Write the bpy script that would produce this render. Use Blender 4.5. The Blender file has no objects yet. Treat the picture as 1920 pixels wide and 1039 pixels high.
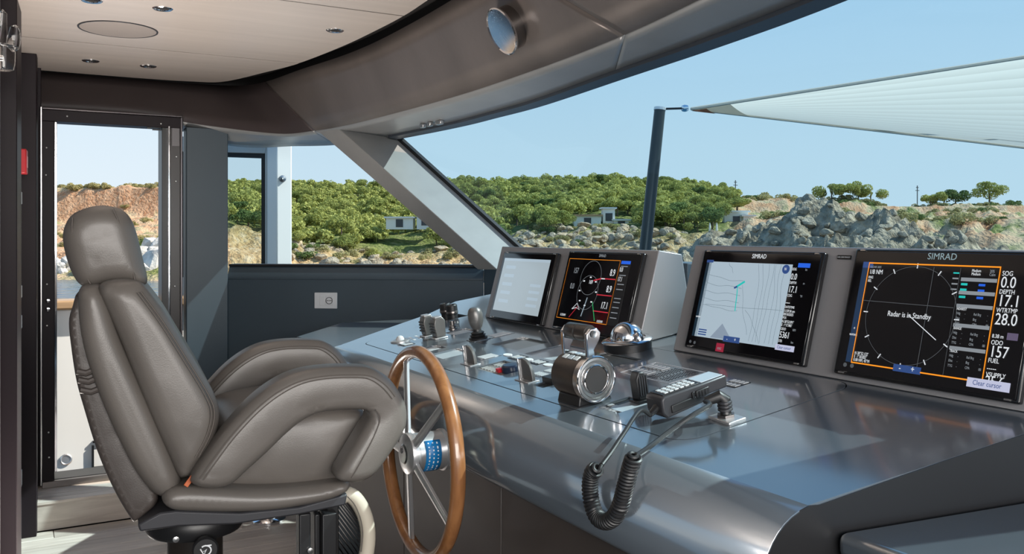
import bpy, bmesh, math, random
from mathutils import Vector, Matrix, noise
random.seed(7)
scene = bpy.context.scene
COL = scene.collection
CAMZ = 1.42                       # eye height above the wheelhouse floor (floor = 0)
F, CX, HY = 1650.0, 960.0, 440.0  # focal length and horizon of the 1920x1039 view
YAW = math.radians(29.4)
S, C = math.sin(YAW), math.cos(YAW)
# ---------------------------------------------------------------- camera, sky, sun, exposure
cam = bpy.data.cameras.new('camera'); cam_o = bpy.data.objects.new('camera', cam); COL.objects.link(cam_o)
cam_o.location = (0, 0, CAMZ)
cam_o.rotation_euler = (math.radians(90), 0, -YAW + 0.0 - math.radians(0))
# boat axes: +x forward (bow), +y port, +z up; the view looks mostly to port and a little forward
cam_o.rotation_euler = (math.radians(90), 0, -YAW)
cam.sensor_width = 36; cam.lens = F / 1920 * 36; cam.shift_y = -(519.5 - HY) / 1920
cam.clip_start = 0.02; cam.clip_end = 3000
scene.camera = cam_o
w = bpy.data.worlds.new('sky'); scene.world = w; w.use_nodes = True
nt = w.node_tree; nt.nodes.clear()
out = nt.nodes.new('ShaderNodeOutputWorld'); bg = nt.nodes.new('ShaderNodeBackground')
tc = nt.nodes.new('ShaderNodeTexCoord'); sep = nt.nodes.new('ShaderNodeSeparateXYZ'); cr = nt.nodes.new('ShaderNodeValToRGB')
nt.links.new(tc.outputs['Generated'], sep.inputs[0]); nt.links.new(sep.outputs['Z'], cr.inputs[0])
e = cr.color_ramp.elements
e[0].position = 0.0; e[0].color = (.80, .90, .97, 1); e[1].position = 1.0; e[1].color = (.16, .36, .72, 1)
for p, c in ((.10, (.74, .87, .97)), (.28, (.55, .76, .96)), (.6, (.28, .52, .86))):
    q = e.new(p); q.color = (*c, 1)
nt.links.new(cr.outputs[0], bg.inputs[0]); bg.inputs[1].default_value = 1.0
nt.links.new(bg.outputs[0], out.inputs[0])
sun = bpy.data.lights.new('sun', 'SUN'); sun_o = bpy.data.objects.new('sun', sun); COL.objects.link(sun_o)
SUN_DIR = Vector((.685, -.30, .665)).normalized()      # towards the sun: ahead, a little to starboard, high
sun_o.rotation_euler = SUN_DIR.to_track_quat('Z', 'Y').to_euler()
sun.energy = 7.5; sun.color = (1.0, .94, .84); sun.angle = math.radians(.6)
def area_lamp(name, loc, aim, sx, sy, watts, col, spread=180):       # fill lights added out of view to lift the interior
    l = bpy.data.lights.new(name, 'AREA'); o_ = bpy.data.objects.new(name, l); COL.objects.link(o_); l.shape = 'RECTANGLE'; l.size = sx; l.size_y = sy; l.energy = watts; l.color = col; l.spread = math.radians(spread)
    o_.location = loc; o_.rotation_euler = (Vector(loc) - Vector(aim)).to_track_quat('Z', 'Y').to_euler()
area_lamp('starboard_fill', (.1, -2.1, 1.75), (.6, 3.0, 1.1), 3.4, 1.0, 175, (1.0, .95, .90))  # unseen fill light added to starboard to brighten chair and cabin
area_lamp('floor_fill', (.05, 3.55, .06), (.15, 3.2, 2.27), .8, .8, 46, (1.0, .91, .83), 115)  # unseen fill light added below the view to brighten the ceiling
vs = scene.view_settings
vs.view_transform = 'Standard'; vs.look = 'None'; vs.exposure = 0.0; vs.gamma = 1.0; vs.use_curve_mapping = False
scene.cycles.max_bounces = 8; scene.cycles.diffuse_bounces = 4; scene.cycles.glossy_bounces = 4
scene.cycles.transparent_max_bounces = 12; scene.cycles.caustics_reflective = False; scene.cycles.caustics_refractive = False
scene.cycles.use_denoising = True
# ---------------------------------------------------------------- measuring: photo point -> point on a real plane
def ray(px, py):
    t = (px - CX) / F
    return Vector((S + C * t, C - S * t, (HY - py) / F))
O = Vector((0, 0, CAMZ))
def on_z(px, py, z): r = ray(px, py); return O + r * ((z - CAMZ) / r.z)
def on_y(px, py, y): r = ray(px, py); return O + r * (y / r.y)
def on_x(px, py, x): r = ray(px, py); return O + r * (x / r.x)
def on_d(px, py, d): return O + ray(px, py) * d
def on_plane(px, py, p, n):
    r = ray(px, py); return O + r * ((Vector(p) - O).dot(n) / r.dot(n))
# ---------------------------------------------------------------- materials
MATS = {}
def mat(name, col, rough=.5, metal=0., spec=.5, coat=0., coat_rough=.05, coat_ior=0, emit=0., ecol=None, var=0., vscale=8., vstretch=(1, 1, 1), bump=0., bscale=60., bstretch=(1, 1, 1), bdist=.01, col2=None):
    m = bpy.data.materials.new(name); m.use_nodes = True
    n = m.node_tree; b = n.nodes['Principled BSDF']
    b.inputs['Base Color'].default_value = (*col, 1); b.inputs['Roughness'].default_value = rough
    b.inputs['Metallic'].default_value = metal; b.inputs['Specular IOR Level'].default_value = spec
    b.inputs['Coat Weight'].default_value = coat; b.inputs['Coat Roughness'].default_value = coat_rough
    if coat_ior: b.inputs['Coat IOR'].default_value = coat_ior
    if emit: b.inputs['Emission Color'].default_value = (*(ecol or col), 1); b.inputs['Emission Strength'].default_value = emit
    if var or bump:
        t = n.nodes.new('ShaderNodeTexCoord')
    if var:
        mp = n.nodes.new('ShaderNodeMapping'); mp.inputs['Scale'].default_value = vstretch
        ns = n.nodes.new('ShaderNodeTexNoise'); ns.inputs['Scale'].default_value = vscale; ns.inputs['Detail'].default_value = 5
        mx = n.nodes.new('ShaderNodeMix'); mx.data_type = 'RGBA'
        c2 = col2 or tuple(min(1, c * (1 + var)) for c in col); c1 = col if col2 else tuple(c * (1 - var) for c in col)
        mx.inputs[6].default_value = (*c1, 1); mx.inputs[7].default_value = (*c2, 1)
        rp = n.nodes.new('ShaderNodeMapRange'); rp.inputs[1].default_value = .3; rp.inputs[2].default_value = .7
        n.links.new(t.outputs['Object'], mp.inputs[0]); n.links.new(mp.outputs[0], ns.inputs[0]); n.links.new(ns.outputs[0], rp.inputs[0])
        n.links.new(rp.outputs[0], mx.inputs[0]); n.links.new(mx.outputs[2], b.inputs['Base Color'])
    if bump:
        mp = n.nodes.new('ShaderNodeMapping'); mp.inputs['Scale'].default_value = bstretch
        ns = n.nodes.new('ShaderNodeTexNoise'); ns.inputs['Scale'].default_value = bscale; ns.inputs['Detail'].default_value = 4
        bp = n.nodes.new('ShaderNodeBump'); bp.inputs['Strength'].default_value = bump; bp.inputs['Distance'].default_value = bdist
        n.links.new(t.outputs['Object'], mp.inputs[0]); n.links.new(mp.outputs[0], ns.inputs[0]); n.links.new(ns.outputs[0], bp.inputs['Height'])
        n.links.new(bp.outputs[0], b.inputs['Normal'])
    MATS[name] = m
    return m
def glass_mat(name, tint, refl=.014, rough=0.):
    m = bpy.data.materials.new(name); m.use_nodes = True; n = m.node_tree; n.nodes.clear()
    o = n.nodes.new('ShaderNodeOutputMaterial'); t = n.nodes.new('ShaderNodeBsdfTransparent'); g = n.nodes.new('ShaderNodeBsdfGlossy')
    g.inputs['Roughness'].default_value = rough; t.inputs[0].default_value = (*tint, 1)
    lw = n.nodes.new('ShaderNodeLayerWeight'); lw.inputs[0].default_value = .5; pw = n.nodes.new('ShaderNodeMath'); pw.operation = 'POWER'; pw.inputs[1].default_value = 5
    f = n.nodes.new('ShaderNodeMapRange'); f.inputs[3].default_value = refl; f.inputs[4].default_value = .3
    n.links.new(lw.outputs['Facing'], pw.inputs[0]); n.links.new(pw.outputs[0], f.inputs[0])
    mx = n.nodes.new('ShaderNodeMixShader'); n.links.new(f.outputs[0], mx.inputs[0]); n.links.new(t.outputs[0], mx.inputs[1]); n.links.new(g.outputs[0], mx.inputs[2])
    n.links.new(mx.outputs[0], o.inputs[0]); return m
def wood_mat(name, c1, c2, rough, axis='X', scale=6, coat=0.):
    m = bpy.data.materials.new(name); m.use_nodes = True; n = m.node_tree; b = n.nodes['Principled BSDF']
    t = n.nodes.new('ShaderNodeTexCoord'); mp = n.nodes.new('ShaderNodeMapping')
    mp.inputs['Scale'].default_value = (.12, 1, 1) if axis == 'X' else (1, .12, 1) if axis == 'Y' else (1, 1, .12)
    ns = n.nodes.new('ShaderNodeTexNoise'); ns.inputs['Scale'].default_value = scale * 6; ns.inputs['Detail'].default_value = 6; ns.inputs['Distortion'].default_value = .6
    oi = n.nodes.new('ShaderNodeObjectInfo'); ad = n.nodes.new('ShaderNodeVectorMath'); ad.operation = 'ADD'
    n.links.new(t.outputs['Object'], mp.inputs[0]); n.links.new(mp.outputs[0], ad.inputs[0]); n.links.new(oi.outputs['Random'], ad.inputs[1]); n.links.new(ad.outputs[0], ns.inputs[0])
    r = n.nodes.new('ShaderNodeValToRGB'); r.color_ramp.elements[0].position = .32; r.color_ramp.elements[1].position = .68
    r.color_ramp.elements[0].color = (*c1, 1); r.color_ramp.elements[1].color = (*c2, 1)
    n.links.new(ns.outputs[0], r.inputs[0]); hs = n.nodes.new('ShaderNodeHueSaturation'); mr = n.nodes.new('ShaderNodeMapRange')
    mr.inputs[3].default_value = .82; mr.inputs[4].default_value = 1.12
    n.links.new(oi.outputs['Random'], mr.inputs[0]); n.links.new(mr.outputs[0], hs.inputs['Value']); n.links.new(r.outputs[0], hs.inputs['Color'])
    n.links.new(hs.outputs[0], b.inputs['Base Color']); b.inputs['Roughness'].default_value = rough; b.inputs['Coat Weight'].default_value = coat
    return m
M = {}
M['leather'] = mat('greige leather', (.130, .116, .104), .38, var=.10, vscale=5, bump=.12, bscale=420, bdist=.002)
M['leather_shade'] = mat('shaded greige leather', (.060, .050, .045), .42, bump=.12, bscale=420, bdist=.002)  # darker copy of the chair leather: shade on the back painted in
M['leather_cream'] = mat('cream leather', (.52, .47, .38), .5)
M['thread'] = mat('stitching', (.10, .085, .075), .8)
M['slate'] = mat('slate blue wall panel', (.042, .064, .082), .42, var=.08, vscale=3)
M['mauve'] = mat('dark aubergine panel', (.017, .012, .015), .45, spec=.18, var=.05, vscale=3)
M['mauve_edge'] = mat('aubergine light edge', (.42, .40, .44), .35)
M['black'] = mat('satin black', (.010, .010, .011), .38)
M['matte_black'] = mat('matte black', (.008, .007, .007), .7)
M['rubber'] = mat('black rubber', (.012, .012, .013), .45)
M['char'] = mat('charcoal metal', (.045, .045, .050), .42, metal=.3)
M['ceil'] = mat('champagne brushed ceiling panel', (.60, .535, .485), .36, metal=.2, var=.06, vscale=5, vstretch=(.15, 3, 1), bump=.05, bscale=40, bstretch=(.1, 6, 1))
M['cove'] = mat('brown brushed cove panel', (.185, .160, .148), .38, metal=.45, var=.16, vscale=3, vstretch=(1, 1, .3), bump=.04, bscale=40)
M['cove_dark'] = mat('dark aubergine header panel', (.060, .047, .047), .45, spec=.3, var=.1, vscale=3)
M['soffit'] = mat('grey satin soffit', (.34, .345, .345), .36, metal=.35, var=.06, vscale=6)
M['pillar'] = mat('grey satin pillar', (.27, .27, .265), .45, metal=.1, var=.05, vscale=10)
M['console'] = mat('gunmetal console lacquer', (.085, .102, .12), .36, metal=.15, coat=1., coat_rough=.13, coat_ior=2.7, var=.04, vscale=6)
M['panel'] = mat('gunmetal control panel', (.085, .102, .12), .36, metal=.15, coat=1., coat_rough=.10, coat_ior=2.7)
M['housing'] = mat('grey display housing', (.31, .305, .315), .38, metal=.3)
M['front'] = mat('brown console front', (.062, .050, .044), .40, var=.08, vscale=4)
M['chrome'] = mat('chrome', (.80, .80, .82), .09, metal=1)
M['steel'] = mat('brushed steel', (.60, .59, .58), .28, metal=1)
M['grip_grey'] = mat('grey lever metal', (.17, .165, .16), .36, metal=.5)
M['alu'] = mat('satin aluminium', (.62, .62, .63), .35, metal=.8)
M['trimdark'] = mat('dark anodised trim', (.10, .09, .095), .3, metal=.8)
M['dsteel'] = mat('dark nickel', (.22, .20, .19), .3, metal=.95)
M['white'] = mat('white gelcoat', (.86, .85, .82), .35)
M['white_plastic'] = mat('white plastic', (.62, .64, .66), .4)
M['red'] = mat('red plastic', (.62, .02, .03), .4)
M['screen'] = mat('black glass', (.004, .004, .005), .06, spec=.5, coat=.4)
M['bezel'] = mat('black bezel', (.006, .006, .007), .22)
M['wheel_wood'] = wood_mat('varnished wheel wood', (.21, .085, .03), (.34, .15, .058), .28, 'Z', 8, .5)
M['floor'] = wood_mat('washed oak plank', (.60, .52, .455), (.78, .70, .62), .42, 'X', 5)
M['step'] = wood_mat('washed oak step', (.60, .52, .455), (.78, .70, .62), .42, 'X', 5)
M['teak'] = wood_mat('teak cap', (.40, .24, .12), (.55, .36, .20), .45, 'X', 5)
M['glass'] = glass_mat('tinted glass', (.62, .80, .88))
M['side_glass'] = glass_mat('lightly tinted side glass', (.76, .87, .92))
M['clear_glass'] = glass_mat('clear glass', (.93, .95, .95))
def emit(name, col, s=1.): return mat(name, tuple(c * .04 for c in col), .12, emit=s, ecol=col, spec=.5)
M['lit_white'] = emit('lit white', (.80, .84, .88), .9)
M['lit_grey'] = emit('lit grey', (.30, .33, .36), .8)
M['lit_dim'] = emit('lit dim', (.10, .11, .12), .8)
M['lit_chart'] = emit('lit chart blue', (.40, .50, .58), .95)
M['lit_chart_pale'] = emit('lit pale chart', (.50, .60, .66), .7)
M['lit_line'] = emit('lit contour', (.20, .27, .32), .8)
M['lit_orange'] = emit('lit orange', (1., .32, .02), 1.)
M['lit_red'] = emit('lit red', (.55, .03, .05), .9)
M['lit_green'] = emit('lit green', (.04, .50, .16), .9)
M['lit_teal'] = emit('lit teal', (.02, .55, .50), .9)
M['lit_blue'] = emit('lit blue', (.03, .07, .22), 1.)
M['lit_bright_blue'] = emit('lit bright blue', (.02, .12, .7), 1.)
M['lit_tag'] = emit('lit lilac tag', (.50, .52, .68), 1.)
M['label_white'] = mat('white legend', (.82, .84, .86), .5)
M['button'] = mat('pale membrane button', (.56, .58, .59), .35)
M['lcd'] = mat('pale liquid crystal display', (.48, .53, .57), .12)
M['lcd_dark'] = mat('grey liquid crystal display', (.20, .22, .22), .12)
# ---------------------------------------------------------------- mesh helpers
ORG = {}
class MB:
    def __init__(s): s.v = []; s.f = []
    def box(s, c, d, R=None):
        c = Vector(c); i = len(s.v)
        for x in (-.5, .5):
            for y in (-.5, .5):
                for z in (-.5, .5):
                    p = Vector((x * d[0], y * d[1], z * d[2])); s.v.append(c + (R @ p if R else p))
        s.f += [tuple(i + k for k in q) for q in ((0, 1, 3, 2), (4, 6, 7, 5), (0, 4, 5, 1), (2, 3, 7, 6), (0, 2, 6, 4), (1, 5, 7, 3))]; return s
    def loft(s, rings, closed=True, caps=True, loop=False):
        i = len(s.v); n = len(rings[0])
        for r in rings: s.v += [Vector(p) for p in r]
        m = len(rings)
        for a in range(m if loop else m - 1):
            for k in range(n if closed else n - 1):
                b = (a + 1) % m; l = (k + 1) % n
                s.f.append((i + a * n + k, i + a * n + l, i + b * n + l, i + b * n + k))
        if caps and closed and not loop:
            s.f.append(tuple(i + k for k in range(n))[::-1]); s.f.append(tuple(i + (m - 1) * n + k for k in range(n)))
        return s
    def prism(s, poly, d): d = Vector(d); return s.loft([poly, [Vector(p) + d for p in poly]])
    def tube(s, pts, r, n=8, loop=False, caps=True):
        pts = [Vector(p) for p in pts]; rings = []; m = len(pts); up = None
        for k, p in enumerate(pts):
            a = pts[(k - 1) % m] if (loop or k) else p; b = pts[(k + 1) % m] if (loop or k < m - 1) else p
            t = (b - a).normalized()
            if up is None: up = t.orthogonal().normalized()
            up = (up - t * up.dot(t)).normalized(); sd = t.cross(up)
            rr = r[k] if isinstance(r, (list, tuple)) else r
            rings.append([p + (up * math.cos(q * 2 * math.pi / n) + sd * math.sin(q * 2 * math.pi / n)) * rr for q in range(n)])
        return s.loft(rings, True, caps, loop)
    def lathe(s, prof, o, ax, n=32, caps=True):
        o = Vector(o); ax = Vector(ax).normalized(); u = ax.orthogonal().normalized(); v = ax.cross(u)
        return s.loft([[o + ax * h + (u * math.cos(q * 2 * math.pi / n) + v * math.sin(q * 2 * math.pi / n)) * max(r, 1e-5) for q in range(n)] for r, h in prof], True, caps)
    def quad(s, a, b, c, d): i = len(s.v); s.v += [Vector(p) for p in (a, b, c, d)]; s.f.append((i, i + 1, i + 2, i + 3)); return s
def mesh_of(name, mb, m, org, angle=35, fix=True):
    me = bpy.data.meshes.new(name)
    me.from_pydata([tuple(p - org) for p in mb.v], [], mb.f)
    if fix:
        bm = bmesh.new(); bm.from_mesh(me); bmesh.ops.recalc_face_normals(bm, faces=bm.faces); bm.to_mesh(me); bm.free()
    if m: me.materials.append(m)
    if angle: me.shade_smooth(); me.set_sharp_from_angle(angle=math.radians(angle))
    return me
def obj(name, mb, m, parent=None, angle=35, bevel=0., seg=2, label=None, fix=True, subsurf=0):
    if parent is None:
        xs = [p.x for p in mb.v]; ys = [p.y for p in mb.v]; zs = [p.z for p in mb.v]
        org = Vector(((min(xs) + max(xs)) / 2, (min(ys) + max(ys)) / 2, min(zs)))
    else: org = ORG[parent.name]
    o = bpy.data.objects.new(name, mesh_of(name, mb, m, org, angle, fix)); COL.objects.link(o)
    if parent is None: o.location = org
    else: o.parent = parent
    ORG[o.name] = org
    if bevel:
        b = o.modifiers.new('bevel', 'BEVEL'); b.width = bevel; b.segments = seg; b.limit_method = 'ANGLE'; b.angle_limit = math.radians(40)
    if subsurf:
        b = o.modifiers.new('smooth', 'SUBSURF'); b.levels = b.render_levels = subsurf
    if label: o['label'] = label
    return o
def tag(o, label, cat, group=None, kind=None):
    if label: o['label'] = label
    if cat: o['category'] = cat
    if group: o['group'] = group
    if kind: o['kind'] = kind
    return o
def thing(name, label, cat, loc, group=None, kind=None):
    o = bpy.data.objects.new(name, None); COL.objects.link(o); o.location = loc; o.empty_display_size = .05
    ORG[o.name] = Vector(loc); return tag(o, label, cat, group, kind)
def copy_tree(o, parent=None):
    c = o.copy(); COL.objects.link(c); ORG[c.name] = ORG.get(o.name, Vector())
    if parent: c.parent = parent
    for ch in list(o.children): copy_tree(ch, c)
    return c
def spline(pts, n, closed=False):
    pts = [Vector(p) for p in pts]; m = len(pts); o = []
    segs = m if closed else m - 1
    for k in range(segs):
        p0 = pts[(k - 1) % m] if (closed or k) else pts[0]; p1 = pts[k]; p2 = pts[(k + 1) % m]; p3 = pts[(k + 2) % m] if (closed or k + 2 < m) else pts[-1]
        for q in range(n):
            t = q / n
            o.append(.5 * ((2 * p1) + (p2 - p0) * t + (2 * p0 - 5 * p1 + 4 * p2 - p3) * t * t + (3 * p1 - p0 - 3 * p2 + p3) * t ** 3))
    if not closed: o.append(pts[-1].copy())
    return o
def resample(pts, n, closed=False):
    pts = [Vector(p) for p in pts]
    if closed: pts = pts + [pts[0]]
    L = [0]
    for a, b in zip(pts, pts[1:]): L.append(L[-1] + (b - a).length)
    o = []; k = 0; cnt = n if closed else n - 1
    for i in range(n):
        s = L[-1] * i / cnt
        while k < len(L) - 2 and L[k + 1] < s: k += 1
        t = (s - L[k]) / max(1e-9, L[k + 1] - L[k]); o.append(pts[k].lerp(pts[k + 1], min(1, t)))
    return o
def text(name, s, m, parent, M4, size, align='LEFT', extrude=.0003, sx=1.):
    c = bpy.data.curves.new(name, 'FONT'); c.body = s; c.size = size; c.align_x = align; c.align_y = 'CENTER'; c.extrude = extrude; c.resolution_u = 3
    c.materials.append(m); o = bpy.data.objects.new(name, c); COL.objects.link(o)
    Mx = M4 @ Matrix.Diagonal((sx, 1, 1, 1))
    if parent: o.parent = parent; Mx = Matrix.Translation(-ORG[parent.name]) @ Mx
    o.matrix_local = Mx
    return o
def plate(name, outline, holes, to3, thick, m, parent, angle=30, bevel=0.):
    """flat plate with cut-outs: outline and holes are lists of (u, v); to3(u, v, h) places it; thickness goes down"""
    bm = bmesh.new(); ed = []
    for lp in [outline] + holes:
        vs_ = [bm.verts.new(to3(u, v, 0)) for u, v in lp]
        for k in range(len(vs_)): ed.append(bm.edges.new((vs_[k], vs_[(k + 1) % len(vs_)])))
    bmesh.ops.triangle_fill(bm, use_beauty=True, use_dissolve=False, edges=ed)
    n = (to3(0, 0, 1) - to3(0, 0, 0)).normalized()
    for e_ in list(ed):
        a, b = e_.verts; c = bm.verts.new(a.co - n * thick); d = bm.verts.new(b.co - n * thick); bm.faces.new((a, b, d, c))
    bmesh.ops.remove_doubles(bm, verts=bm.verts, dist=1e-5)
    bmesh.ops.recalc_face_normals(bm, faces=bm.faces)
    for f_ in bm.faces:                                       # make sure the top looks up
        pass
    tops = [f_ for f_ in bm.faces if abs(f_.normal.dot(n)) > .9]
    if tops and tops[0].normal.dot(n) < 0: bmesh.ops.reverse_faces(bm, faces=bm.faces)
    org = ORG[parent.name] if parent else Vector()
    for v_ in bm.verts: v_.co -= org
    me = bpy.data.meshes.new(name); bm.to_mesh(me); bm.free(); me.materials.append(m)
    o = bpy.data.objects.new(name, me); COL.objects.link(o); ORG[o.name] = org
    if parent: o.parent = parent
    return o
def round_rect(u0, u1, v0, v1, r, n=6):
    o = []
    for cx, cy, a in ((u1 - r, v1 - r, 0), (u0 + r, v1 - r, 90), (u0 + r, v0 + r, 180), (u1 - r, v0 + r, 270)):
        for k in range(n + 1):
            q = math.radians(a + 90 * k / n); o.append((cx + r * math.cos(q), cy + r * math.sin(q)))
    return o
def inset(poly, d):
    """inset a closed 2-D loop (list of 2-vectors, counter-clockwise) by d along its vertex normals"""
    n = len(poly); o = []
    for k in range(n):
        a, b = poly[k - 1], poly[(k + 1) % n]; t = Vector((b[0] - a[0], b[1] - a[1]))
        t.normalize() if t.length else None
        o.append(Vector((poly[k][0] - t.y * d, poly[k][1] + t.x * d)))
    return o
def area2(p): return sum(p[k - 1][0] * p[k][1] - p[k][0] * p[k - 1][1] for k in range(len(p)))
# ================================================================ SETTING: wheelhouse shell
ZC = CAMZ + .85
# ---- floor: planks running fore and aft
floor = thing('floor', None, None, (0, 3.5, 0), kind='structure')
sub = MB().box((0, 2.5, -.03), (5.0, 6.2, .04)); obj('subfloor', sub, M['matte_black'], floor)
rnd = random.Random(3); y = 2.0; k = 0
while y < 4.76:
    x = -1.2 + rnd.random() * .5
    while x < 2.0:
        L = .9 + rnd.random() * .5; x1 = min(x + L, 2.3)
        yw = min(.115, 4.775 - y)
        obj('plank', MB().box(((x + x1) / 2, y + yw / 2, -.006), (x1 - x - .003, yw - .0025, .012)), M['floor'], floor, bevel=.001, seg=1)
        x = x1
    y += .115
# ---- step below the port door
STY = 4.775
step = thing('trim_1', None, None, (.5, 4.95, 0), kind='structure')
obj('riser_board', MB().box((.55, STY + .012, .0625), (1.04, .02, .125)), M['step'], step, bevel=.002)
for j in range(5):
    obj('tread_plank', MB().box((.55, STY - .004 + .034 + j * .068, .131), (1.04, .0655, .014)), M['step'], step, bevel=.0015, seg=1)
# ---- aft bulkhead, seen almost edge-on
def bx(y): return -.285 + .0652 * y
wall_aft = thing('wall_aft', None, None, (0, 3, 0), kind='structure')
def bpanel(name, y0, y1, proud, m, z0=0., z1=.85 + CAMZ, thick=.06, bev=.003):
    p = [Vector((bx(y0) - thick, y0, z0)), Vector((bx(y0) + proud, y0, z0)), Vector((bx(y1) + proud, y1, z0)), Vector((bx(y1) - thick, y1, z0))]
    return obj(name, MB().prism(p, (0, 0, z1 - z0)), m, wall_aft, bevel=bev)
bpanel('wall_panel', 1.2, 5.2, 0, mat('grey bulkhead', (.30, .295, .32), .3, metal=.2))
bpanel('post', 3.62, 3.84, .052, M['mauve'])
bpanel('post', 4.70, 4.80, .062, M['mauve'])
bpanel('post', 2.8, 3.3, .02, M['mauve'])
# ---- port wall with the door opening, outer skin at y = 5.09
WY = 5.09
DX0, DX1 = on_y(78, 500, WY).x, on_y(343, 500, WY).x          # the door frame, outside to outside
DTOP = on_y(205, 214, WY).z; DBOT = .148
wall_port = thing('wall_port', None, None, (.6, WY, 0), kind='structure')
obj('corner_panel', MB().box(((DX0 - .12 + DX0) / 2 - .002, WY + .05, 1.2), (.12, .1, 2.4)), M['mauve'], wall_port, bevel=.003)
obj('sill_panel', MB().box(((DX0 + DX1) / 2, WY + .06, .06), (DX1 - DX0 + .2, .1, .13)), M['mauve'], wall_port)
PX1 = on_y(427.5, 300, WY - .06).x
obj('slate_panel', MB().box(((DX1 + PX1) / 2 + .004, WY - .01, (.585 + CAMZ) / 2), (PX1 - DX1 - .008, .10, .585 + CAMZ)), M['slate'], wall_port, bevel=.004)
# angled stretch below the port window
WP0 = Vector((1.04, 5.03, 0)); WDIR = Vector((1.16, -.80, 0)).normalized(); WN = Vector((WDIR.y, -WDIR.x, 0))     # WN points into the room
def on_w(px, py, off=0.): return on_plane(px, py, WP0 + WN * off, WN)
WP1 = on_w(906, 500); WP1.z = 0; WP0b = on_w(426, 500); WP0b.z = 0
SILL = on_w(500, 499).z
def wq(name, prof, m, a=WP0b, b=WP1, bev=.003):
    """profile of (out of the wall, height) swept along the wall"""
    return obj(name, MB().loft([[a + WN * p + Vector((0, 0, z)) for p, z in prof], [b + WN * p + Vector((0, 0, z)) for p, z in prof]]), m, wall_port, bevel=bev)
Z2 = on_w(500, 520).z
wq('lower_panel', [(-.02, 0), (.0, 0), (.0, Z2 - .01), (-.02, Z2)], M['slate'])
wq('sloping_ledge', [(-.10, Z2 - .03), (.004, Z2 - .012), (.004, Z2), (-.03, SILL - .004), (-.10, SILL - .004)], M['slate'])
wq('sill_strip', [(-.10, SILL - .004), (-.02, SILL - .004), (-.02, SILL + .010), (-.10, SILL + .010)], M['black'])
# ---- ceiling panels with the curved front edge
EDGE = [(.0, 5.16), (.55, 5.16), (.85, 5.13), (1.006, 5.043), (1.14, 4.635), (1.222, 4.326), (1.283, 3.851), (1.305, 3.501), (1.313, 3.187), (1.301, 2.926), (1.27, 2.4), (1.2, 1.8), (1.08, 1.1), (.9, .4), (.6, -.5), (.3, -1.2)]
EDGE_S = spline([Vector((a, b, 0)) for a, b in EDGE], 10)
ceiling = thing('ceiling', None, None, (0, 3, ZC), kind='structure')
SEAMS = [(-1.3, 3.19), (3.19, 4.325), (4.325, 5.2)]
for y0, y1 in SEAMS:
    g = .005; cur = [p for p in EDGE_S if y0 + g < p.y < y1 - g]
    cur.sort(key=lambda p: -p.y)
    def ex(yy):
        b = min(EDGE_S, key=lambda p: abs(p.y - yy)); return b.x
    top = max(y1 - g, 0) if y1 < 5.15 else 5.16
    poly = ([Vector((-2.0, top, 0))] + ([Vector((ex(top), top, 0))] if y1 < 5.15 else []) + cur + [Vector((ex(y0 + g), y0 + g, 0)), Vector((-2.0, y0 + g, 0))])
    obj('ceiling_panel', MB().prism([p + Vector((0, 0, ZC)) for p in poly], (0, 0, .02)), M['ceil'], ceiling, bevel=.0015, seg=1)
for y_ in (3.19, 4.325): obj('seam_backing', MB().box((-.35, y_, ZC + .030), (3.2, .05, .008)), M['matte_black'], ceiling)
# ---- dark recess, brown cove band, soffit, windscreen header
UP = [(.0, 5.20), (.55, 5.20), (.9, 5.19), (1.10, 5.13), (1.20, 4.909), (1.268, 4.451), (1.340, 4.034), (1.372, 3.695), (1.378, 3.305), (1.368, 2.891), (1.34, 2.40), (1.27, 1.75), (1.15, 1.05), (.97, .35), (.67, -.5)]
LOW = [(.0, 5.10), (.55, 5.10), (.9, 5.03), (1.235, 4.80), (1.375, 4.567), (1.445, 4.25), (1.480, 3.90), (1.512, 3.403), (1.521, 2.945), (1.498, 2.392), (1.455, 1.95), (1.385, 1.55), (1.27, 1.0), (1.09, .3), (.8, -.5)]
OUT = [(.0, 5.25), (.55, 5.25), (1.05, 5.13), (1.38, 4.97), (1.55, 4.80), (1.66, 4.45), (1.715, 4.0), (1.742, 3.6), (1.738, 3.3), (1.724, 2.894), (1.640, 2.25), (1.576, 1.76), (1.495, 1.31), (1.30, .55), (1.0, -.4)]
N = 14
up_s = spline([Vector((a, b, ZC - .005)) for a, b in UP], N); low_s = spline([Vector((a, b, CAMZ + (.645, .645, .60)[k] if k < 3 else CAMZ + .55)) for k, (a, b) in enumerate(LOW)], N)
out_s = spline([Vector((a, b, CAMZ + (.645, .645)[k] if k < 2 else CAMZ + .52)) for k, (a, b) in enumerate(OUT)], N)
J1, J2 = 4 * N, 10 * N                                        # panel joints: see the two seams of the cove
cove = thing('trim_2', None, None, (1.4, 3, ZC - .3), kind='structure')
def strip(name, A, B, a, b, m, parent, thick=.012, bulge=0., gap=1):
    rings = []
    for k in range(a + (gap if a else 0) * 0, b + 1):
        p, q = A[k].copy(), B[k].copy()
        if k == a and a: p = p.lerp(A[k + 1], .07); q = q.lerp(B[k + 1], .07)
        row = []
        for j in range(5):
            t = j / 4; v = p.lerp(q, t); v = v + Vector((.0, 0, 0)) + (Vector((-1, 0, -.4)).normalized() * bulge * 4 * t * (1 - t)); row.append(v)
        rings.append(row)
    mb = MB().loft(rings, closed=False, caps=False)
    o = obj(name, mb, m, parent, angle=40, fix=True)
    sm = o.modifiers.new('thick', 'SOLIDIFY'); sm.thickness = thick; sm.offset = 0
    return o
for a, b in ((0, J1), (J1, J2), (J2, len(up_s) - 1)):
    strip('cove_panel', up_s, low_s, a, b, M['cove'] if a else M['cove_dark'], cove)
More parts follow.
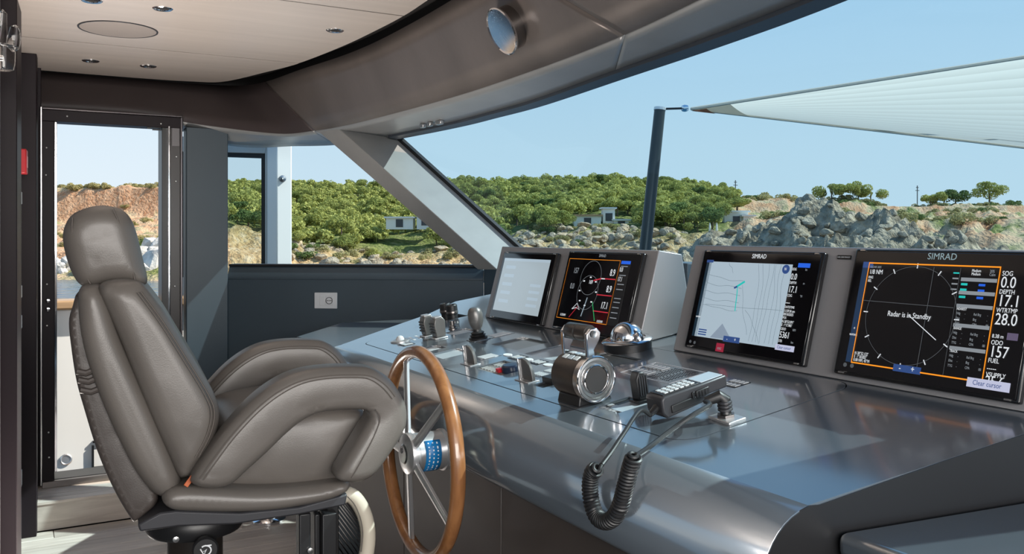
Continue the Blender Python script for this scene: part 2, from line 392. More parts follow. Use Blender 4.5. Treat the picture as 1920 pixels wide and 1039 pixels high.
for a, b in ((0, J1), (J1, J2), (J2, len(low_s) - 1)):
    strip('soffit_panel', low_s, out_s, a, b, M['soffit'], cove, thick=.01)
bk = [[a_ + Vector((.022, .012, .0)), b_ + Vector((.022, .012, .010)), c_ + Vector((.0, 0, .012))] for a_, b_, c_ in zip(up_s[N:], low_s[N:], out_s[N:])]
o = obj('joint_backing', MB().loft(bk, closed=False, caps=False), M['matte_black'], cove); o.modifiers.new('t', 'SOLIDIFY').thickness = .003
rec_in = resample([p + Vector((-.06, 0, ZC + .05)) for p in EDGE_S], 120); rec_out = resample([p + Vector((.03, .02, .055)) for p in up_s], 120)
rw = [[a_, b_, b_ + Vector((.0, .0, -.05)), b_ + Vector((-.022, -.012, -.058))] for a_, b_ in zip(rec_in, rec_out)]
o = obj('shadow_gap', MB().loft(rw, closed=False, caps=False), M['matte_black'], cove); o.modifiers.new('t', 'SOLIDIFY').thickness = .006
header = thing('trim_3', None, None, (1.7, 3, CAMZ + .5), kind='structure')
hd = []
for k, p in enumerate(out_s):
    t = (out_s[min(k + 1, len(out_s) - 1)] - out_s[max(k - 1, 0)]).normalized(); nrm = Vector((-t.y, t.x, 0))
    if nrm.x < 0 and abs(nrm.x) > abs(nrm.y): nrm = -nrm
    if abs(nrm.x) <= abs(nrm.y) and nrm.y < 0: nrm = -nrm
    hd.append([p + nrm * a + Vector((0, 0, z)) for a, z in ((-.004, .006), (-.004, -.016), (.045, -.024), (.05, .006))])
a0 = 5 * N + 5
obj('header_rail', MB().loft(hd[a0:]), mat('dark blue grey rail', (.045, .055, .07), .35), header)
obj('header_rail', MB().loft([[q + Vector((0, 0, .012)) for q in r] for r in hd[N + 8:a0 + 1]]), M['soffit'], header)
for k_, px_ in enumerate((793, 806, 824)):
    p_ = on_z(px_, 236 - k_ * 3, CAMZ + .512); obj('header_clip', MB().box(p_, (.02, .035 + .02 * (k_ == 2), .02)), M['steel'], header, bevel=.003)
# roof slab over everything (keeps the sun out)
roof_pts = [Vector((p.x + .10, p.y + (.12 if p.y > 4 else 0), 0)) for p in resample(out_s, 60)]
roof = [Vector((-3.0, 5.35, 0))] + roof_pts + [Vector((-3.0, -.4, 0))]
obj('roof_slab', MB().prism([p + Vector((0, 0, CAMZ + .93)) for p in roof], (0, 0, .08)), M['white'], ceiling)
rf = [[p + Vector((0, 0, CAMZ + (.66 if p.x < 1.05 and p.y > 4 else .525))), p + Vector((.02, 0, CAMZ + .95))] for p in roof_pts]
o = obj('roof_fascia', MB().loft(rf, closed=False, caps=False), M['white'], ceiling); sm = o.modifiers.new('t', 'SOLIDIFY'); sm.thickness = .02
# ---- A-pillar between side window and windscreen
PT = [on_d(594, 244, 4.66), on_d(638, 244, 4.53), on_d(732, 250, 4.68)]
PB = [on_d(896, 506, 4.45), on_d(932, 506, 4.25), on_d(985, 480, 4.75)]
def ext(a, b, t): return a + (b - a) * t
PT = [ext(a, b, k) for a, b, k in zip(PT, PB, (-.02, -.035, -.06))]
def coplane(px, py, a, b, c): return on_plane(px, py, a, (b - a).cross(c - a).normalized())
PB[2] = coplane(985, 480, PT[1], PT[2], PB[1]); PB[0] = coplane(896, 506, PT[1], PT[0], PB[1])
PT4 = PT[0] + (PT[2] - PT[1]) * .9 + Vector((.02, .03, 0)); PB4 = PB[0] + (PB[2] - PB[1]) * .9 + Vector((.02, .03, 0))
trim4 = thing('trim_4', None, None, PB[1], kind='structure')
obj('pillar', MB().loft([[*PT, PT4], [*PB, PB4]]), M['pillar'], trim4, bevel=.004)
sl = [PT[2], PB[2]]; obj('rubber_seal', MB().loft([[p + Vector(q) for q in ((-.004, -.002, 0), (.008, -.03, .0), (.02, -.02, .012), (.02, .02, .012))] for p in sl]), M['rubber'], trim4)
# ---- dash behind the displays, windscreen base
DZ = CAMZ - .20
base_s = [Vector((p.x + .86, p.y + .12 - .05 * max(0, p.y - 3), DZ + .0)) for p in out_s]
dash = thing('trim_5', None, None, (2.2, 3, DZ), kind='structure')
mb = MB(); kk = [k for k in range(len(base_s)) if base_s[k].y < 3.02 and base_s[k].x > 1.8]
poly = [base_s[k] for k in kk] + [Vector((1.75, base_s[kk[-1]].y, DZ)), Vector((1.75, base_s[kk[0]].y, DZ))]
obj('dash_shelf', MB().prism([p - Vector((0, 0, .05)) for p in poly], (0, 0, .05)), mat('dark blue dash', (.045, .058, .072), .42), dash, bevel=.004)
cw = [WP1 + Vector((0, 0, 0)), WP1 + Vector((.40, -.72, 0)), WP1 + Vector((.50, -.68, 0)), WP1 + Vector((.10, .05, 0))]
obj('corner_panel', MB().prism([p + Vector((0, 0, .5)) for p in cw], (0, 0, SILL - .5 + .0)), M['slate'], dash, bevel=.01)
# ---- glass
g1 = thing('window_1', None, None, (2.2, 3, DZ), kind='structure')
rings = [[out_s[k] + Vector((.03, 0, -.01)), base_s[k]] for k in range(5 * N + 6, len(out_s))]
obj('windscreen_pane', MB().loft(rings, closed=False, caps=False), M['glass'], g1)
g2 = thing('window_2', None, None, (1.4, 4.9, SILL), kind='structure')
obj('side_pane', MB().quad(WP0b - WN * .06 + Vector((0, 0, SILL)), WP1 - WN * .06 + Vector((.1, -.07, SILL)), Vector((1.68, 4.60, CAMZ + .53)), Vector((1.0, 5.16, CAMZ + .53))), M['side_glass'], g2)
# ---- port door frame
door = thing('door_1', None, None, ((DX0 + DX1) / 2, WY, DBOT), kind='structure')
FY = WY - .035
def dbox(name, px0, px1, y0, y1, z0, z1, m, bev=.002):
    x0, x1 = (on_y(px0, 500, y0).x, on_y(px1, 500, y0).x)
    return obj(name, MB().box(((x0 + x1) / 2, (y0 + y1) / 2, (z0 + z1) / 2), (x1 - x0, y1 - y0, z1 - z0)), m, door, bevel=bev)
dbox('frame_trim', 75.5, 79, FY - .006, FY + .06, DBOT, DTOP + .012, M['steel'])
dbox('door_jamb', 79, 102, FY, FY + .12, DBOT, DTOP - .059, M['mauve'])
dbox('edge_trim', 102, 107, FY + .005, FY + .12, DBOT + .06, DTOP - .06, M['chrome'])
dbox('door_head', 79, 343, FY, FY + .12, DTOP - .058, DTOP, M['mauve'])
dbox('frame_trim', 79.2, 342.4, FY - .006, FY + .06, DTOP + .001, DTOP + .009, M['trimdark'])
dbox('door_leaf_edge', 303.5, 316, FY + .02, FY + .16, DBOT, DTOP - .05, M['black'])
dbox('edge_trim', 315.5, 319, FY - .004, FY + .10, DBOT, DTOP - .05, M['chrome'])
dbox('track_panel', 319, 338, FY + .012, FY + .10, DBOT, DTOP - .05, mat('brown black track', (.035, .028, .026), .35))
dbox('frame_trim', 338.5, 342.5, FY - .006, FY + .06, DBOT, DTOP, M['trimdark'])
dbox('track_plate', 322, 337, FY + .006, FY + .02, on_y(330, 274, FY).z, on_y(330, 239, FY).z, mat('grey track plate', (.20, .19, .20), .4))
dbox('threshold', 79, 343, FY, FY + .16, DBOT, on_y(150, 893, FY).z, M['black'])
dbox('threshold_lip', 79, 343, FY - .03, FY + .01, DBOT - .01, DBOT + .022, M['dsteel'])
hx = on_y(300, 240, FY + .03)
mb = MB(); mb.box(on_y(292, 239, FY + .03), (.055, .012, .008)); mb.box(on_y(294, 243.5, FY + .03), (.045, .012, .006)); mb.box(on_y(279, 238.5, FY + .03), (.018, .016, .018))
obj('door_stay', mb, M['black'], door)
for px, py in ((87, 277), (86, 328), (126, 218), (302, 232), (88, 533), (88, 611), (91, 811), (92, 858), (331, 294), (330, 340), (328, 537)):
    p = on_y(px, py, FY); obj('screw_head', MB().lathe([(.0045, .0), (.004, -.003), (.001, -.004)], p + Vector((0, .002, 0)), (0, 1, 0), 10), M['steel'], door)
for px, py in ((90, 564), (90, 580)):
    p = on_y(px, py, FY); obj('latch_bolt', MB().lathe([(.012, 0), (.012, -.006), (.009, -.012), (.002, -.013)], p, (0, 1, 0), 14), M['chrome'], door)
# ---- unseen starboard side: wall with a big window (sun comes over it onto the chart counter)
wall_s = thing('wall_starboard', None, None, (0, -1.2, 0), kind='structure')
# starboard side (out of view): pillar + side panel that shade the console's near end
PE0, PE1 = Vector((1.36, .757, CAMZ + .515)), Vector((2.22, .752, CAMZ - .22))
sp = MB().prism([PE0, PE0 + Vector((.12, -.02, 0)), PE1 + Vector((.12, -.02, 0)), PE1], (.0, -.25, 0))
obj('side_pillar', sp, M['pillar'], wall_s)
obj('lower_panel', MB().box((.4, -1.25, .55), (4.5, .06, 1.1)), M['slate'], wall_s)
# ================================================================ OUTSIDE: sea, coast, boat deck
SEA = CAMZ - 5.0
sea_m = mat('sea water', (.010, .065, .125), .12, spec=.5, bump=.9, bscale=.55, bstretch=(1, 1, 1), bdist=.5)
sea = obj('sea', MB().box((30, 250, SEA - .5), (900, 900, 1.0)), sea_m, None, angle=0); sea['kind'] = 'structure'
def lerp_tab(tab, x):
    if x <= tab[0][0]: return tab[0][1:]
    for a, b in zip(tab, tab[1:]):
        if x <= b[0]:
            t = (x - a[0]) / (b[0] - a[0]); t = t * t * (3 - 2 * t); return tuple(p + (q - p) * t for p, q in zip(a[1:], b[1:]))
    return tab[-1][1:]
# bearing (photo column) : shore distance, top of the shore cliff, top of the hill, earthiness of the slope
HILL = [(-150, 97, 505, 352, .9), (100, 97, 500, 356, .9), (200, 97, 492, 352, .9), (300, 95, 485, 350, .8), (360, 92, 470, 352, .4), (430, 90, 432, 354, .0), (500, 92, 436, 356, .0), (560, 98, 470, 358, 0), (750, 100, 478, 358, 0), (880, 100, 474, 352, 0), (1000, 100, 448, 350, 0),
        (1130, 98, 440, 346, 0), (1260, 96, 448, 352, .0), (1350, 96, 440, 366, .25), (1420, 95, 420, 378, .8), (1500, 95, 415, 383, .8), (1620, 95, 412, 384, .8), (1750, 95, 412, 386, .8), (1900, 90, 412, 384, .8), (2150, 90, 420, 380, .8)]
DTOPH = 185.
# near headland on the right: photo column : top row of its ridge
HEAD = [(1120, 900), (1200, 560), (1255, 505), (1290, 470), (1345, 440), (1400, 420), (1450, 401), (1500, 388), (1560, 384), (1605, 402), (1650, 402), (1700, 417), (1780, 440), (1860, 468), (1930, 500), (2000, 540)]
def hill_z(px, d):
    d0, yc, ys, earth = lerp_tab(HILL, px)
    w0 = (HY - yc) / F * (d0 + 9) ; w1 = (HY - ys) / F * DTOPH
    if d < d0: return -5.0 - min(3, (d0 - d) * .4), earth
    if d < d0 + 9:
        t = (d - d0) / 9; return -5.0 + (w0 + 5.0) * min(1, t ** .55), earth
    t = min(1., (d - d0 - 9) / (DTOPH - d0 - 9))
    if earth > .3: t2 = t * .56 if t < .88 else .493 + .507 * min(1, (t - .88) / .03); t = t + (t2 - t) * min(1, (earth - .3) * 2)
    z = w0 + (w1 - w0) * t
    if d > DTOPH: z = w1 - (d - DTOPH) * .03
    return z, earth
def head_z(px, d):
    yt, = lerp_tab(HEAD, px); dr = 62 + 4 * math.sin(px * .01)
    zt = (HY - yt) / F * dr
    a = (d - dr)
    return zt - (abs(a) * .42 if a < 0 else a * .33)
def terr(px, d):
    p = ray(px, HY) * d
    zh, earth = hill_z(px, d); n1 = noise.fractal(Vector((p.x, p.y, 0)) * .09, 1., 2., 5); n2 = noise.fractal(Vector((p.x, p.y, 9)) * .35, 1., 2., 4)
    cliff = 1.0 if hill_z(px, d)[0] > -5 else 0
    d0 = lerp_tab(HILL, px)[0]
    rough = 1.0 if d < d0 + 16 else (.75 if earth > .3 else .35)
    z = zh + cliff * (n1 * 1.1 + n2 * .75) * rough * min(1., max(0., (d - d0 + 4) / 8))
    if earth > .3 and d > d0 + 6:                      # strata: soft terraces in the red earth
        st = 1.9; q = z / st; f_ = q - math.floor(q); z = (math.floor(q) + max(0, min(1, (f_ - .5) * 2.4 + .5))) * st * .6 + z * .4
    hz = head_z(px, d); is_head = False
    if hz > -6:
        pr = 1 - abs(noise.noise(Vector((p.x, p.y, 3)) * .22)) * 2
        pr2 = 1 - abs(noise.noise(Vector((p.x, p.y, 7)) * .7)) * 2; hz += pr * 1.0 + pr2 * .55 + n2 * .8 + noise.noise(Vector((p.x, p.y, 5)) * 1.9) * .4 - 1.0
        if hz > z: z = hz; is_head = True
    return z, earth, is_head, d0
verts, faces, cols = [], [], []
NT = 560; ds = [38 + 1. * k for k in range(8)] + [46 + .5 * k for k in range(56)] + [74 + 1.35 * k for k in range(20)] + [101 + 1.5 * k for k in range(60)] + [195, 220, 300]
for i in range(NT):
    px = -150 + (2300 / (NT - 1)) * i
    for d in ds:
        z, earth, hd_, d0 = terr(px, d); p = ray(px, HY) * d
        verts.append((p.x, p.y, z + CAMZ)); cols.append((earth, 1. if hd_ else 0., max(0, min(1, (d - d0 - 4) / 12)), 1))
nd = len(ds)
for i in range(NT - 1):
    for k in range(nd - 1): a = i * nd + k; faces.append((a, a + nd, a + nd + 1, a + 1))
me = bpy.data.meshes.new('terrain'); me.from_pydata(verts, [], faces)
ca = me.color_attributes.new('zone', 'FLOAT_COLOR', 'POINT')
for k, c in enumerate(cols): ca.data[k].color = c
me.shade_smooth(); me.set_sharp_from_angle(angle=math.radians(50))
tm = bpy.data.materials.new('coast ground'); tm.use_nodes = True; n = tm.node_tree; b = n.nodes['Principled BSDF']; b.inputs['Roughness'].default_value = .95; b.inputs['Specular IOR Level'].default_value = .1
def N_(t): return n.nodes.new(t)
at = N_('ShaderNodeAttribute'); at.attribute_name = 'zone'; sp_ = N_('ShaderNodeSeparateColor'); n.links.new(at.outputs['Color'], sp_.inputs[0])
tc_ = N_('ShaderNodeTexCoord')
def noise_node(sc, det=5):
    k = N_('ShaderNodeTexNoise'); k.inputs['Scale'].default_value = sc; k.inputs['Detail'].default_value = det; n.links.new(tc_.outputs['Object'], k.inputs[0]); return k
def ramp(src, stops):
    r = N_('ShaderNodeValToRGB'); r.color_ramp.elements[0].position = stops[0][0]; r.color_ramp.elements[0].color = (*stops[0][1], 1)
    r.color_ramp.elements[1].position = stops[-1][0]; r.color_ramp.elements[1].color = (*stops[-1][1], 1)
    for p, c in stops[1:-1]: q = r.color_ramp.elements.new(p); q.color = (*c, 1)
    n.links.new(src, r.inputs[0]); return r
def mixc(f, a, b_):
    m_ = N_('ShaderNodeMix'); m_.data_type = 'RGBA'; n.links.new(f, m_.inputs[0]); n.links.new(a, m_.inputs[6]); n.links.new(b_, m_.inputs[7]); return m_.outputs[2]
nz = noise_node(.25); nz2 = noise_node(1.3)
earthc = ramp(nz.outputs[0], [(.3, (.42, .19, .09)), (.45, (.55, .34, .20)), (.58, (.66, .50, .34)), (.72, (.58, .47, .34))])
scrub = ramp(nz2.outputs[0], [(.35, (.10, .13, .035)), (.55, (.20, .22, .07)), (.75, (.36, .30, .15))])
grey = ramp(nz2.outputs[0], [(.32, (.15, .12, .085)), (.5, (.36, .295, .21)), (.7, (.55, .45, .33))])
tan = ramp(nz2.outputs[0], [(.3, (.36, .21, .10)), (.5, (.58, .38, .19)), (.7, (.66, .50, .32))])
geo = N_('ShaderNodeNewGeometry'); sx = N_('ShaderNodeSeparateXYZ'); n.links.new(geo.outputs['Normal'], sx.inputs[0])
slope = N_('ShaderNodeMapRange'); slope.inputs[1].default_value = .62; slope.inputs[2].default_value = .93; n.links.new(sx.outputs['Z'], slope.inputs[0])
mulS = N_('ShaderNodeMath'); mulS.operation = 'MULTIPLY'; n.links.new(slope.outputs[0], mulS.inputs[0])
gr = N_('ShaderNodeMapRange'); gr.inputs[1].default_value = .50; gr.inputs[2].default_value = .66; n.links.new(nz.outputs[0], gr.inputs[0]); n.links.new(gr.outputs[0], mulS.inputs[1])
wooded = mixc(sp_.outputs[2], tan.outputs[0], scrub.outputs[0])
steep = N_('ShaderNodeMapRange'); steep.inputs[1].default_value = .86; steep.inputs[2].default_value = .66; n.links.new(sx.outputs['Z'], steep.inputs[0])
redc = ramp(nz2.outputs[0], [(.3, (.42, .21, .11)), (.7, (.62, .40, .25))])
eart2 = mixc(mulS.outputs[0], mixc(steep.outputs[0], earthc.outputs[0], redc.outputs[0]), scrub.outputs[0])
st_ = N_('ShaderNodeMapRange'); st_.inputs[1].default_value = .25; st_.inputs[2].default_value = .6; n.links.new(sp_.outputs[0], st_.inputs[0])
allc = mixc(st_.outputs[0], wooded, eart2); allc = mixc(sp_.outputs[1], allc, grey.outputs[0])
n.links.new(allc, b.inputs['Base Color'])
bn = noise_node(2.2, 6); bp = N_('ShaderNodeBump'); bp.inputs['Strength'].default_value = .9; bp.inputs['Distance'].default_value = .6; n.links.new(bn.outputs[0], bp.inputs['Height']); n.links.new(bp.outputs[0], b.inputs['Normal'])
me.materials.append(tm)
terrain = bpy.data.objects.new('hillside', me); COL.objects.link(terrain); terrain['kind'] = 'structure'; ORG['hillside'] = Vector()
def ground(px, d): p = ray(px, HY) * d; return Vector((p.x, p.y, terr(px, d)[0] + CAMZ))
# ---- rocks: chiselled boulders lying on the shore
def rock_mesh(seed, m):
    r = random.Random(seed); bm = bmesh.new(); bmesh.ops.create_icosphere(bm, subdivisions=2, radius=1)
    pl = [(Vector((r.uniform(-1, 1), r.uniform(-1, 1), r.uniform(-.4, 1))).normalized(), r.uniform(.45, .8)) for _ in range(9)]
    for v in bm.verts:
        for nn, dd in pl:
            q = v.co.dot(nn)
            if q > dd: v.co -= nn * (q - dd)
        v.co *= Vector((1.2, 1., .85))
    me_ = bpy.data.meshes.new('rock'); bm.to_mesh(me_); bm.free(); me_.materials.append(m); return me_
def rock_mat(name, a, b_):
    m = mat(name, a, .92, spec=.15, var=.3, vscale=2.2, col2=b_, bump=.8, bscale=3.5, bdist=.25); return m
RG = [rock_mesh(k, rock_mat('grey shore rock', (.22, .185, .135), (.52, .43, .32))) for k in range(4)]
RT = [rock_mesh(k + 20, rock_mat('tan shore rock', (.36, .25, .15), (.62, .49, .34))) for k in range(3)]
RW = [rock_mesh(k + 40, rock_mat('pale shore rock', (.42, .39, .35), (.74, .70, .63))) for k in range(3)]
def rocks(root, protos, spots, rnd_):
    for (px, d, s) in spots:
        g = ground(px, d); o = bpy.data.objects.new('rock', rnd_.choice(protos)); COL.objects.link(o); o.parent = root
        o.location = g + Vector((0, 0, s * .15)) - ORG[root.name]; o.scale = (s * rnd_.uniform(.8, 1.3), s * rnd_.uniform(.8, 1.3), s * rnd_.uniform(.7, 1.25)); o.rotation_euler = (rnd_.uniform(-.4, .4), rnd_.uniform(-.4, .4), rnd_.uniform(0, 6.28))
r1 = random.Random(11)
headland = thing('rocky_headland', 'grey rocky headland jutting out before the red cliffs', 'rocks', ground(1500, 62))
hs_ = []
for _ in range(420):
    px = r1.uniform(1270, 1880); d = r1.uniform(50, 66)
    if head_z(px, d) > -4.2: hs_.append((px, d, r1.uniform(.2, .62)))
rocks(headland, RG, hs_[:280], r1)
shore = thing('rocky_shore', 'tan and grey boulders at the foot of the wooded hill', 'rocks', ground(1100, 100))
rocks(shore, RT + RG[:2], [(px, lerp_tab(HILL, px)[0] + r1.uniform(1, 15), r1.uniform(.3, .85)) for px in [r1.uniform(950, 1290) for _ in range(200)]] + [(px, lerp_tab(HILL, px)[0] + r1.uniform(1, 12), r1.uniform(.35, .9)) for px in [r1.uniform(500, 900) for _ in range(90)]], r1)
pale = thing('pale_rocks', 'pale eroded boulders at the waterline below the red slope', 'rocks', ground(200, 97))
rocks(pale, RW, [(px, 97 + r1.uniform(2.5, 10), r1.uniform(.6, 1.9)) for px in [r1.uniform(90, 320) for _ in range(60)]], r1)
# ---- pine trees and shrubs
def leaf_mat(name, a, b_):
    m = bpy.data.materials.new(name); m.use_nodes = True; q = m.node_tree; b0 = q.nodes['Principled BSDF']; b0.inputs['Roughness'].default_value = .8; b0.inputs['Specular IOR Level'].default_value = .2
    oi = q.nodes.new('ShaderNodeObjectInfo'); g_ = q.nodes.new('ShaderNodeNewGeometry'); ad = q.nodes.new('ShaderNodeMath'); ad.operation = 'MULTIPLY_ADD'; ad.inputs[1].default_value = .55
    ml = q.nodes.new('ShaderNodeMath'); ml.operation = 'MULTIPLY'; ml.inputs[1].default_value = .45
    q.links.new(g_.outputs['Random Per Island'], ml.inputs[0]); q.links.new(oi.outputs['Random'], ad.inputs[0]); q.links.new(ml.outputs[0], ad.inputs[2])
    r = q.nodes.new('ShaderNodeValToRGB'); r.color_ramp.elements[0].color = (*a, 1); r.color_ramp.elements[1].color = (*b_, 1); q.links.new(ad.outputs[0], r.inputs[0])
    tr = q.nodes.new('ShaderNodeBsdfTranslucent'); mx = q.nodes.new('ShaderNodeMixShader'); mx.inputs[0].default_value = .25
    q.links.new(r.outputs[0], b0.inputs['Base Color']); q.links.new(r.outputs[0], tr.inputs[0]); o_ = q.nodes['Material Output']
    q.links.new(b0.outputs[0], mx.inputs[1]); q.links.new(tr.outputs[0], mx.inputs[2]); q.links.new(mx.outputs[0], o_.inputs[0]); return m
LM = [leaf_mat('pine foliage', (.19, .225, .055), (.56, .54, .165)), leaf_mat('olive scrub foliage', (.27, .25, .10), (.58, .50, .24)), leaf_mat('dark juniper foliage', (.08, .13, .035), (.22, .28, .09))]
bark = mat('pine bark', (.14, .10, .075), .9)
def crown_mesh(seed, m, lumps, spread, high, leaf=.13, per=250, trunk=1.4):
    r = random.Random(seed); mb = MB(); mats = []
    cs = []
    for k in range(lumps):
        a = r.uniform(0, 6.28); q = math.sqrt(r.random()) * spread
        cs.append((Vector((q * math.cos(a), q * math.sin(a), trunk + r.uniform(.1, 1.) * high * (1 - .45 * q / spread))), r.uniform(.45, .75) * spread * .75))
    for c, rad in cs:
        for _ in range(per):
            v = Vector((r.gauss(0, 1), r.gauss(0, 1), r.gauss(0, 1) + .25)).normalized()
            p = c + Vector((v.x, v.y, v.z * .72)) * rad * r.uniform(.78, 1.05)
            t1 = (v.orthogonal().normalized() + Vector((r.uniform(-.9, .9), r.uniform(-.9, .9), r.uniform(-.9, .9)))).normalized(); t2 = (v + Vector((r.uniform(-1, 1), r.uniform(-1, 1), r.uniform(-1, 1)))).normalized().cross(t1).normalized()
            s_ = leaf * r.uniform(.6, 1.3); i = len(mb.v); mb.v += [p - t1 * s_, p + t2 * s_ * .6, p + t1 * s_, p - t2 * s_ * .6]; mb.f.append((i, i + 1, i + 2, i + 3))
    nf = len(mb.f)
    if trunk > .3:
        mb.tube([Vector((0, 0, -.6)), Vector((.05, 0, trunk)), Vector((.1, .05, trunk + high * .6))], [.14, .10, .05], 6)
    me_ = bpy.data.meshes.new('tree'); me_.from_pydata([tuple(p) for p in mb.v], [], mb.f); me_.materials.append(m); me_.materials.append(bark)
    for k in range(nf, len(mb.f)): me_.polygons[k].material_index = 1
    return me_
PINE = [crown_mesh(k, LM[0], 9, 1.75, 1.9, per=280) for k in range(4)] + [crown_mesh(9, LM[2], 9, 1.7, 2.0, per=280)]
SHRUB = [crown_mesh(30 + k, LM[1], 6, 1.1, .7, leaf=.11, per=180, trunk=.05) for k in range(3)] + [crown_mesh(36, LM[2], 6, 1.1, .8, leaf=.11, per=180, trunk=.05)]
r2 = random.Random(5)
def plant(name, protos, px, d, s, label, cat, group):
    o = bpy.data.objects.new(name, r2.choice(protos)); COL.objects.link(o); o.location = ground(px, d) - Vector((0, 0, .25 * s)); o.scale = (s * r2.uniform(.9, 1.2), s * r2.uniform(.9, 1.2), s * r2.uniform(.85, 1.15)); o.rotation_euler = (0, 0, r2.uniform(0, 6.28))
    return tag(o, label, cat, group)
cnt = 0; tries = 0
placed = []
while cnt < 296 and tries < 9000:
    tries += 1; px = r2.uniform(415, 1400) if r2.random() < .55 else r2.uniform(840, 1400); d0 = lerp_tab(HILL, px)[0]; dmin = d0 + (14 if px > 930 else 9 if px > 560 else 11); d = dmin + (188 - dmin) * r2.random() ** 1.25
    if 300 < px < 425: continue
    if px > 1350 and r2.random() < (px - 1350) / 60: continue
    if 1060 < px < 1200 and 104 < d < 124: continue
    if 1340 < px < 1420 and d < 130: continue
    if 725 < px < 815 and d < 123: continue
    pxx = px * d / F
    if any((pxx - a) ** 2 + (d - b0) ** 2 < 1.45 ** 2 for a, b0 in placed): continue
    placed.append((pxx, d)); cnt += 1
    s = r2.uniform(.6, .98) * (1. if d > 112 else .85)
    if px < 500 and d < 120: plant('pine_tree', [PINE[4]], px, d, s, 'dark green pine on the ledge above the tan cliff', 'tree', 'dark pines above the tan cliff')
    elif px < 900: plant('pine_tree', PINE[:4], px, d, s, 'green pine in the wood seen through the port side window', 'tree', 'pines seen through the port side window')
    else: plant('pine_tree', PINE[:4] + ([PINE[4]] if r2.random() < .5 else []), px, d, s, 'green pine in the hillside wood seen through the windscreen', 'tree', 'pines seen through the windscreen')
wood = MB(); FAR = [crown_mesh(60 + k, LM[0], 8, 1.75, 1.9, leaf=.30, per=55, trunk=1.2) for k in range(3)]
fv = [([v.co.copy() for v in m_.vertices], [tuple(p.vertices) for p in m_.polygons]) for m_ in FAR]
n_f = 0
for _ in range(9000):
    if n_f >= 620: break
    px = r2.uniform(415, 1390); d0 = lerp_tab(HILL, px)[0]; dmin = d0 + (16 if px > 930 else 12); d = dmin + (190 - dmin) * r2.random() ** .9
    if px > 1340 and (d < 150 or r2.random() < (px - 1340) / 60): continue
    if 1060 < px < 1200 and 100 < d < 126: continue
    if 725 < px < 815 and d < 124: continue
    pxx = px * d / F
    if any((pxx - a) ** 2 + (d - b0) ** 2 < 1.25 ** 2 for a, b0 in placed): continue
    placed.append((pxx, d)); n_f += 1; vs_, fs_ = r2.choice(fv); g0 = ground(px, d) - Vector((0, 0, .25)); sc_ = r2.uniform(.55, .9); rz_ = Matrix.Rotation(r2.uniform(0, 6.28), 3, 'Z'); i0 = len(wood.v)
    wood.v += [g0 + rz_ @ (q * sc_) for q in vs_]; wood.f += [tuple(i0 + k for k in f_) for f_ in fs_]
wd_ = obj('pine_wood', wood, LM[0], None, angle=0, fix=False); tag(wd_, 'rest of the pine wood covering the hillside', 'trees', None, 'stuff')
for px, s, wd in ((1440, .75, 0), (1500, .85, 0), (1560, 1.25, 1), (1578, 1.0, 1), (1610, 1.05, 1), (1632, 1.05, 1), (1655, .8, 0), (1725, .6, 0), (1745, .95, 1), (1770, 1.15, 1), (1792, 1.15, 1), (1815, .7, 0), (1855, 1.2, 1), (1900, .95, 0), (1925, 1.0, 0), (1415, .7, 0), (1470, .6, 0)):
    if wd: plant('pine_tree', PINE, px, 186, s * 1.2, 'lone pine on the skyline above the red cliff edge', 'tree', 'pines along the top of the red cliff')
for _ in range(46):
    px = r2.uniform(1560, 1870); d = r2.uniform(100, 150); plant('shrub', SHRUB, px, d, r2.uniform(.7, 1.3), 'olive green shrub between the headland and the red cliff', 'shrub', 'shrubs on the slope before the red cliff')
for _ in range(46):
    px = r2.uniform(1395, 1930); plant('shrub', SHRUB, px, r2.uniform(181, 189), r2.uniform(.9, 1.7), 'green scrub lining the top edge of the red cliff between the pines', 'shrub', 'scrub along the red cliff edge')
for _ in range(30):
    px = r2.uniform(1420, 1560); d = r2.uniform(120, 175); plant('shrub', SHRUB, px, d, r2.uniform(.6, 1.), 'small scrub bush dotted over the orange earth slope', 'shrub', 'scrub bushes on the orange slope')
for _ in range(42):
    px = r2.uniform(85, 330); d = 176 + r2.random() * 16; plant('shrub', SHRUB[:3], px, d, r2.uniform(.8, 1.3), 'yellow green scrub along the top of the red slope', 'shrub', 'scrub on top of the red slope')
for _ in range(16):
    px = r2.uniform(90, 320); d = r2.uniform(112, 165); plant('shrub', SHRUB, px, d, r2.uniform(.6, 1.1), 'low bush growing halfway up the red slope', 'shrub', 'bushes on the red slope')
plant('shrub', [SHRUB[3]], 288, 118, 2.1, 'largest dark bush on the red slope seen past the headrest', 'shrub', None)
for _ in range(30):
    px = r2.uniform(500, 900); d = lerp_tab(HILL, px)[0] + r2.uniform(3, 11); plant('shrub', SHRUB, px, d, r2.uniform(.6, 1.1), 'low shrub among the boulders below the port side window wood', 'shrub', 'shrubs on the shore seen through the side window')
for _ in range(30):
    px = r2.uniform(960, 1290); d = lerp_tab(HILL, px)[0] + r2.uniform(8, 17); plant('shrub', SHRUB, px, d, r2.uniform(.5, .9), 'low shrub among the boulders under the pine wood', 'shrub', 'shrubs among the shore boulders')
